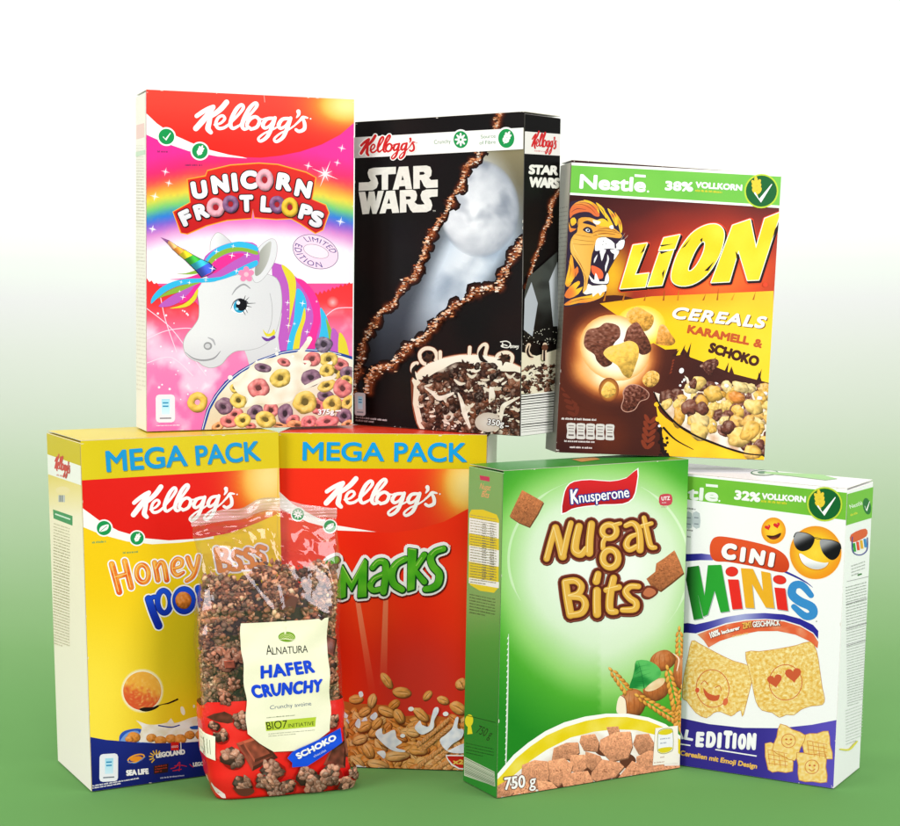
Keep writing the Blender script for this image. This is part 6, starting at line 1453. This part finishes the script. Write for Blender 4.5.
def film_mat(name, haze, tint, gl=1.):
    m, nt, b = new_mat(name); nt.nodes.remove(b)
    out = nt.nodes['Material Output']; tr = nt.nodes.new('ShaderNodeBsdfTransparent'); tr.inputs['Color'].default_value = (*tint, 1)
    df = nt.nodes.new('ShaderNodeBsdfDiffuse'); df.inputs['Color'].default_value = (.9, .88, .86, 1)
    g = nt.nodes.new('ShaderNodeBsdfGlossy'); g.inputs['Roughness'].default_value = .035
    fr = nt.nodes.new('ShaderNodeFresnel'); fr.inputs['IOR'].default_value = 1.5
    tc = nt.nodes.new('ShaderNodeTexCoord'); mp = nt.nodes.new('ShaderNodeMapping'); mp.inputs['Scale'].default_value = (30, 30, 13)
    mp.inputs['Rotation'].default_value = (0, .5, 0)
    no = nt.nodes.new('ShaderNodeTexNoise'); no.inputs['Scale'].default_value = 1.2; no.inputs['Detail'].default_value = 3; no.inputs['Distortion'].default_value = .8
    vo = nt.nodes.new('ShaderNodeTexVoronoi'); vo.feature = 'DISTANCE_TO_EDGE'; vo.inputs['Scale'].default_value = 1.3
    nt.links.new(tc.outputs['Object'], mp.inputs[0]); nt.links.new(mp.outputs[0], no.inputs['Vector']); nt.links.new(mp.outputs[0], vo.inputs['Vector'])
    ad = nt.nodes.new('ShaderNodeMath'); ad.operation = 'ADD'; nt.links.new(no.outputs['Fac'], ad.inputs[0])
    sm = nt.nodes.new('ShaderNodeMapRange'); sm.inputs['From Max'].default_value = .12; sm.inputs['To Max'].default_value = .35; nt.links.new(vo.outputs['Distance'], sm.inputs['Value'])
    nt.links.new(sm.outputs[0], ad.inputs[1])
    bp = nt.nodes.new('ShaderNodeBump'); bp.inputs['Strength'].default_value = .12; bp.inputs['Distance'].default_value = .003; nt.links.new(ad.outputs[0], bp.inputs['Height'])
    for q in (g, fr, df): nt.links.new(bp.outputs['Normal'], q.inputs['Normal'])
    m1 = nt.nodes.new('ShaderNodeMixShader'); m1.inputs[0].default_value = haze; nt.links.new(tr.outputs[0], m1.inputs[1]); nt.links.new(df.outputs[0], m1.inputs[2])
    ml = nt.nodes.new('ShaderNodeMath'); ml.operation = 'MULTIPLY'; ml.inputs[1].default_value = gl; nt.links.new(fr.outputs[0], ml.inputs[0])
    m2 = nt.nodes.new('ShaderNodeMixShader'); mn = nt.nodes.new('ShaderNodeMath'); mn.operation = 'MINIMUM'; mn.inputs[1].default_value = .22; nt.links.new(ml.outputs[0], mn.inputs[0]); nt.links.new(mn.outputs[0], m2.inputs[0]); nt.links.new(m1.outputs[0], m2.inputs[1]); nt.links.new(g.outputs[0], m2.inputs[2])
    nt.links.new(m2.outputs[0], out.inputs['Surface']); return m
def make_granola():
    r = random.Random(77)
    bm = bmesh.new(); cl = bm.verts.layers.float_color.new('Col')
    pal = [C(206, 144, 106), C(190, 120, 86), C(148, 88, 62), C(234, 190, 150), C(200, 128, 90), C(110, 62, 44), C(242, 210, 174)]
    top = .742
    # inner core, coloured dark to stand for shade in the gaps between clumps
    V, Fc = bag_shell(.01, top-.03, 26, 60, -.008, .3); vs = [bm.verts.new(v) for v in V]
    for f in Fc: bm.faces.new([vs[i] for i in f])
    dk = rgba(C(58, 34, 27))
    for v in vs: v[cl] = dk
    ico = bmesh.new(); bmesh.ops.create_icosphere(ico, subdivisions=1, radius=1); iv = [v.co.copy() for v in ico.verts]; ifc = [tuple(v.index for v in f.verts) for f in ico.faces]; ico.free()
    def lump(p, s, col, flat):
        R = Matrix.Rotation(r.uniform(0, 6.3), 3, Vector((r.gauss(0, 1), r.gauss(0, 1), r.gauss(0, 1))).normalized()); sd = Vector((r.uniform(0, 99), 0, 0))
        nv = []
        for c in iv:
            k = 1+.7*noise.noise(c*1.2+sd)+.35*noise.noise(c*3.1+sd)
            q = Vector((c.x*k, c.y*k*.85, c.z*k*flat))*s
            v = bm.verts.new(p+R @ q); v[cl] = rgba(mul(col, 1+.55*noise.noise(c*2.2+sd))); nv.append(v)
        for f in ifc: bm.faces.new([nv[i] for i in f]).smooth = True
    def inside(p):
        t = (p.z-BBASE.z)/BH; w, d, nn = bag_dim(t); q = p-BBASE
        ox, oy = BSH(t), .026+.004*t
        x, y = q.dot(BAX)-ox, q.dot(BAY)-oy
        k = (abs(x)/(w/2-.0056))**nn+(abs(y)/(d/2-.0042))**nn
        if k > 1: k = k**(-1/nn); x *= k; y *= k
        return BBASE+BAX*(x+ox)+BAY*(y+oy)+Vector((0, 0, q.z))
    # clumps: a centre, with crumbs stuck round it
    n = 0
    for k in range(330):
        t = r.uniform(.26, top) if k < 295 else top+r.uniform(-.01, .035)
        a = r.choice([-1, -1, -1, -1, 1])*abs(r.gauss(0, 1))
        a = -PI/2+r.uniform(-1.75, 1.75) if r.random() < .85 else r.uniform(0, 2*PI)
        w, d, nn = bag_dim(t)
        x, y = math.cos(a), math.sin(a); m = max(abs(x), abs(y)); x, y = x/m, y/m
        a2 = math.atan2(math.copysign(abs(y)**(nn/2), y), math.copysign(abs(x)**(nn/2), x))
        dep = r.uniform(.0052, .0085) if k < 295 else r.uniform(.006, d*.45)
        tt = t+.02*noise.noise(Vector((math.cos(a)*2, t*3, 1)))-(.035*sstep(.1, -1., x) if t > top-.1 else 0)
        p = bag_pt(a2, min(tt, .82), -dep, .4)
        col = mul(r.choice(pal[:5]), r.uniform(.62, 1.12))
        for q in range(r.randint(22, 34)):
            o = Vector((r.gauss(0, 1), r.gauss(0, 1)*.45, r.gauss(0, 1)))*.0036
            lump(inside(p+BAX*o.x+BAY*o.y+Vector((0, 0, o.z))), r.uniform(.0012, .0037), mul(mix(col, r.choice(pal), .45), r.uniform(.6, 1.25)), r.uniform(.35, .85))
    me = bpy.data.meshes.new('granola'); bm.to_mesh(me); bm.free(); me.materials.append(print_mat('toasted_oats', .5, .3, .3))
    o = bpy.data.objects.new('granola', me); COL.objects.link(o)
    o['kind'] = 'stuff'; o['label'] = 'toasted brown chocolate oat clusters filling the clear bag'; o['category'] = 'granola'
    # chocolate chunk pressed against the film
    m, nt, b = new_mat('milk_chocolate'); b.inputs['Roughness'].default_value = .35
    no = nt.nodes.new('ShaderNodeTexNoise'); no.inputs['Scale'].default_value = 60; rp = nt.nodes.new('ShaderNodeValToRGB')
    rp.color_ramp.elements[0].color = rgba(C(92, 44, 30)); rp.color_ramp.elements[1].color = rgba(C(138, 70, 48)); nt.links.new(no.outputs['Fac'], rp.inputs[0]); nt.links.new(rp.outputs[0], b.inputs['Base Color'])
    for (u, v, s, q) in ((.61, .335, .0075, .3),):
        bm = bmesh.new(); bmesh.ops.create_cube(bm, size=1)
        for vv in bm.verts:
            vv.co = Vector((vv.co.x*s*1.9*(1 if vv.co.z < 0 else .86), vv.co.y*s*.8, vv.co.z*s*2.0))
        bmesh.ops.bevel(bm, geom=bm.edges[:], offset=s*.12, segments=2, affect='EDGES')
        me = bpy.data.meshes.new('chocolate_chunk'); bm.to_mesh(me); bm.free(); me.materials.append(m)
        o = bpy.data.objects.new('chocolate_chunk', me); COL.objects.link(o)
        t = 1-v; w, d, nn = bag_dim(t); o.location = BBASE+BAX*((u-.5)*w+BSH(t))+BAY*(-d/2+.026+.004*t+.0042)+Vector((0, 0, t*BH)); o.rotation_euler = (.1, q, BYAW+.15)
        o['label'] = 'broken square chunk of milk chocolate among the oat clusters in the clear bag'; o['category'] = 'chocolate'
def make_bag():
    SC.cycles.transparent_max_bounces = 24
    make_granola()
    t = thing('granola_bag', BBASE, 'clear bag with red base and cream label in front of the yellow and red boxes', 'food bag')
    org = BBASE
    V, Fc = bag_shell(0, .96, 190, 260, 0); fm = film_mat('clear_film', .012, (.995, .99, .985), 1.6)
    link_mesh('clear_film', V, Fc, None, fm, t, org, True)
    V, Fc = bag_shell(.96, 1, 14, 160, .0001, cap=False)
    o = link_mesh('top_seal', V, Fc, None, film_mat('sealed_film', .22, (.95, .93, .92)), t, org, True)
    # ribs of the seal
    for v in o.data.vertices: v.co += BAY*(.0004*math.sin((v.co.z)/BH*520))
    # printed red base all round
    V, Fc = bag_shell(0, .318, 34, 120, 1.6e-4)
    cols = []
    na = 120; keep = []
    for i, v in enumerate(V): cols.append(rgba(mix(C(224, 22, 20), C(238, 44, 38), .5+.9*noise.noise((v-BBASE)*28))))
    link_mesh('printed_base', V, Fc[:-1], cols, BAGPRINT, t, org, True)
    B1, B2, B3 = (190, 500, 5.625), (195, 640, 5.4545), (195, 710, 5.4545)
    r = random.Random(91)
    f = BagFace(t); on(f)
    f.part('cluster_picture'); zm(*B3)
    GR = C(150, 104, 84)
    red = lambda x, y: mix(C(226, 26, 22), C(240, 60, 54), .5+1.1*N(x, y, .012, 3))
    poly([(10, 10), (60, -60), (150, -70), (270, -80), (290, 110), (420, 190), (120, 240), (40, 220)], red, 0, 40)
    poly([(725, -90), (840, -80), (850, 100), (790, 60), (735, 70)], red, 0, 40)
    poly([(60, 20), (150, -20), (215, 20), (170, 44)], lambda x, y: mul(C(96, 50, 38), 1+.3*N(x, y, .04)), 2)
    chocsq([(212, 148), (346, 100), (440, 222), (296, 296)], C(118, 56, 42)); chocsq([(248, 138), (336, 108), (420, 206), (306, 250)], C(134, 66, 48))
    chocsq([(690, 262), (750, 176), (858, 120), (830, 282)], C(100, 50, 38))
    chocsq([(836, 60), (880, 40), (880, 240), (840, 220)], C(120, 66, 46))
    for x, y, q, n in ((126, 110, 44, 14), (188, 226, 64, 20), (250, 24, 54, 18), (226, 372, 56, 18), (402, 290, 66, 22), (364, 352, 58, 22), (412, 402, 60, 22), (482, 384, 46, 16), (580, 322, 58, 20), (640, 368, 66, 24), (712, 312, 64, 24), (812, 374, 56, 20), (762, 20, 42, 16), (850, 310, 40, 14), (100, 60, 30, 8)):
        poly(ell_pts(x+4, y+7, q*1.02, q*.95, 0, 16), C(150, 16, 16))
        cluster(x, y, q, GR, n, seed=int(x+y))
    poly([(170, 392), (200, 402), (270, 396), (284, 420), (240, 444), (190, 436)], C(98, 50, 38), 3)
    zm(*B2)
    for x, y, q, n in ((170, 90, 70, 26), (236, 60, 50, 18), (90, 80, 40, 12), (210, 216, 40, 12), (150, 290, 44, 14), (730, 110, 46, 16), (760, 180, 34, 12)): cluster(x, y, q, C(146, 92, 72) if x < 300 else C(140, 84, 62), n, seed=int(x*3+y))
    chocsq([(664, 10), (700, -60), (782, -30), (764, 58)], C(112, 54, 40)); chocsq([(150, 96), (206, 90), (214, 130), (160, 136)], C(124, 62, 46))
    f.part('cream_label'); full()
    lab = [(238.2, 622), (262, 620), (300, 616.5), (314, 614.8), (317, 616.5), (320, 614), (324, 613.4), (326, 640), (329, 669), (330.5, 700), (330.5, 723), (318, 732), (296, 743), (272, 744.5), (258, 736), (246, 727), (244, 690), (241, 655)]
    poly(lab, lambda x, y: mix(C(246, 243, 214), C(240, 238, 204), .5+N(x, y, .03)), 0, 12)
    f.sub('brand_lettering'); zm(*B1); ell(533, 746, 48, 27, C(120, 162, 40)); 
    for k in range(4): stroke(ell_pts(533, 752+k*3, 40-k*8, 22-k*4, 0, 12, 180, 360), 3, C(206, 220, 140), 3)
    stroke([(490, 762), (520, 756), (560, 760), (578, 756)], [2, 5, 5, 2], C(226, 232, 180), 4)
    zm(*B2)
    text('A', (380, 56), (414, 54), 54, C(40, 40, 38), bold=.0); text('LNATURA', (414, 54), (606, 36), 40, C(40, 40, 38), bold=.0, space=.95)
    f.sub('title_lettering'); text('HAFER', (352, 182), (646, 142), 74, C(22, 70, 216), bold=.04, space=1.12)
    text('CRUNCHY', (303, 286), (694, 242), 74, C(22, 70, 216), bold=.045, space=1.1)
    text('Crunchy avoine', (402, 342), (630, 314), 22, C(80, 100, 130))
    zm(*B3); smalltext(388, 4, 640, -22, 8, 1, C(120, 130, 100), 4, 2)
    f.sub('origin_tag'); poly([(378, 26), (655, -4), (656, 48), (380, 76)], C(186, 208, 60)); text('BIO7', (386, 68), (498, 56), 44, C(26, 30, 20)); text('INITIATIVE', (505, 56), (650, 40), 22, C(60, 74, 30))
    smalltext(392, 92, 655, 66, 12, 2, C(160, 160, 140), 4, 3); 
    f.part('flavour_flash'); zm(*B3)
    poly([(492, 218), (520, 186), (560, 164), (660, 118), (740, 78), (792, 54), (798, 134), (730, 176), (660, 222), (588, 264), (504, 270), (512, 244)], lambda x, y: mix(C(22, 84, 226), C(16, 70, 206), .5+N(x, y, .02)), 0, 40)
    f.sub('flavour_lettering'); text('SCHOKO', (550, 226), (766, 116), 36, WHITE, bold=.05); text('chocolat', (636, 214), (706, 178), 13, C(210, 220, 246))
    f.part('barcode_tag'); zm(*B3)
    poly([(18, 98), (102, 116), (102, 246), (34, 226)], C(242, 240, 216))
    for k in range(4): line(36+k*13, 128+k*3, 44+k*12, 206+k*3, 2.5, C(150, 150, 120))
    poly([(46, 345), (70, 400), (112, 440), (116, 486), (66, 440)], C(244, 226, 220))
    f.flush()
    return t
KL, KR, KW = 42, 43, .36
# ================================================================== backdrop sheet, lamps, camera
def backdrop():
    """one graduated studio sheet: flat on the table, sweeping up into the wall"""
    pts = []
    for y in (-.6, .4, 1.0, 1.3, 1.5, 1.7, 1.9, 2.05): pts.append((y, 0.))
    R = .75
    for k in range(1, 25):
        a = k/24*PI/2; pts.append((2.05+R*math.sin(a), R-R*math.cos(a)))
    for z in (1.0, 1.4, 2.0, 2.8): pts.append((2.05+R, z))
    s = 0; S = [0]
    for a, b in zip(pts, pts[1:]): s += math.dist(a, b); S.append(s)
    V, Fc = [], []; nx = 8; W = 3.2
    for (y, z) in pts:
        for i in range(nx+1): V.append((-W+2*W*i/nx, y, z))
    for j in range(len(pts)-1):
        for i in range(nx): a = j*(nx+1)+i; Fc.append((a, a+1, a+nx+2, a+nx+1))
    me = bpy.data.meshes.new('backdrop'); me.from_pydata(V, [], Fc)
    uv = me.uv_layers.new(name='UVMap')
    for p in me.polygons:
        p.use_smooth = True
        for li in p.loop_indices:
            vi = me.loops[li].vertex_index; uv.data[li].uv = ((vi % (nx+1))/nx, S[vi//(nx+1)]/S[-1])
    m, nt, b = new_mat('graduated_paper')
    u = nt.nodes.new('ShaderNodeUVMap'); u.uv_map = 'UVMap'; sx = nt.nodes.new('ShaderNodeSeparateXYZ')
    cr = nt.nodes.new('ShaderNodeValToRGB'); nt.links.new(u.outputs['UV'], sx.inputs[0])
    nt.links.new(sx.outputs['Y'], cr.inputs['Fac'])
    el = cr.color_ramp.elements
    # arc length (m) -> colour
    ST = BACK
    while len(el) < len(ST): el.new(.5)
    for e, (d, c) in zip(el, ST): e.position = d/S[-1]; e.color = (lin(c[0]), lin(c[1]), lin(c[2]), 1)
    no = nt.nodes.new('ShaderNodeTexNoise'); no.inputs['Scale'].default_value = 260
    bp = nt.nodes.new('ShaderNodeBump'); bp.inputs['Strength'].default_value = .04; bp.inputs['Distance'].default_value = .002
    nt.links.new(no.outputs['Fac'], bp.inputs['Height']); nt.links.new(bp.outputs['Normal'], b.inputs['Normal'])
    nt.links.new(cr.outputs['Color'], b.inputs['Base Color']); b.inputs['Roughness'].default_value = .85; b.inputs['Specular IOR Level'].default_value = .1
    me.materials.append(m)
    o = bpy.data.objects.new('backdrop', me); COL.objects.link(o); o['kind'] = 'structure'
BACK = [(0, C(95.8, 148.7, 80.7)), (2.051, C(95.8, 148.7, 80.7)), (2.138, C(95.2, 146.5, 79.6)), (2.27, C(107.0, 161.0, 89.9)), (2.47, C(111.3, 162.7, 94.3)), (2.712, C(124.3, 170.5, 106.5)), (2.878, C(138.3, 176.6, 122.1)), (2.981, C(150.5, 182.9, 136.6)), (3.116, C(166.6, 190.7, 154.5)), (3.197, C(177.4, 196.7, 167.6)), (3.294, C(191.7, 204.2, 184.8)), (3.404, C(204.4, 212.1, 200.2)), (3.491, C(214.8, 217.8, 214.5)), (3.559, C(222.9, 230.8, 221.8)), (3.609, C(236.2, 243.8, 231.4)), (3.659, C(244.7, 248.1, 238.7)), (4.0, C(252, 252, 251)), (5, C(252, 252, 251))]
def area(name, loc, target, sx, sy, power, col=(1, 1, 1)):
    l = bpy.data.lights.new(name, 'AREA'); l.shape = 'RECTANGLE'; l.size = sx; l.size_y = sy; l.energy = power; l.color = col
    o = bpy.data.objects.new(name, l); COL.objects.link(o); o.location = loc
    o.rotation_euler = (Vector(target)-Vector(loc)).to_track_quat('-Z', 'Y').to_euler()
    return o
def setup():
    backdrop()
    w = bpy.data.worlds.new('World'); SC.world = w; w.use_nodes = True
    w.node_tree.nodes['Background'].inputs['Color'].default_value = (1, .95, .985, 1)
    w.node_tree.nodes['Background'].inputs['Strength'].default_value = KW
    area('softbox', (-1.9, .1, 1.0), (0, 1.6, .3), 1.3, 1.5, KL, (1, .94, .99))
    area('softbox', (1.9, .1, .95), (0, 1.6, .3), 1.3, 1.5, KR, (1, .94, .99))
    area('added_fill', (0, -.5, 1.9), (0, 1.6, .3), 1.2, .8, 21, (1, .94, .99))  # added fill above the camera, brightens the panels that face it
    area('background_lamp', (0, 1.3, 2.9), (0, 2.7, .9), 2.6, .5, 30)
    cam = bpy.data.cameras.new('camera'); co = bpy.data.objects.new('camera', cam); COL.objects.link(co)
    cam.sensor_fit = 'HORIZONTAL'; cam.sensor_width = 36; cam.lens = 36*FPX/900; cam.clip_start = .05; cam.clip_end = 50
    co.location = (0, 0, CAMH); co.rotation_euler = (PI/2-PITCH, 0, 0); SC.camera = co
    SC.view_settings.view_transform = 'Standard'; SC.view_settings.look = 'None'; SC.view_settings.exposure = 0; SC.view_settings.gamma = 1
for fn in (make_uni, make_sw, make_lion, make_mega, make_smk, make_nug, make_cin, make_bag, setup):
    fn()
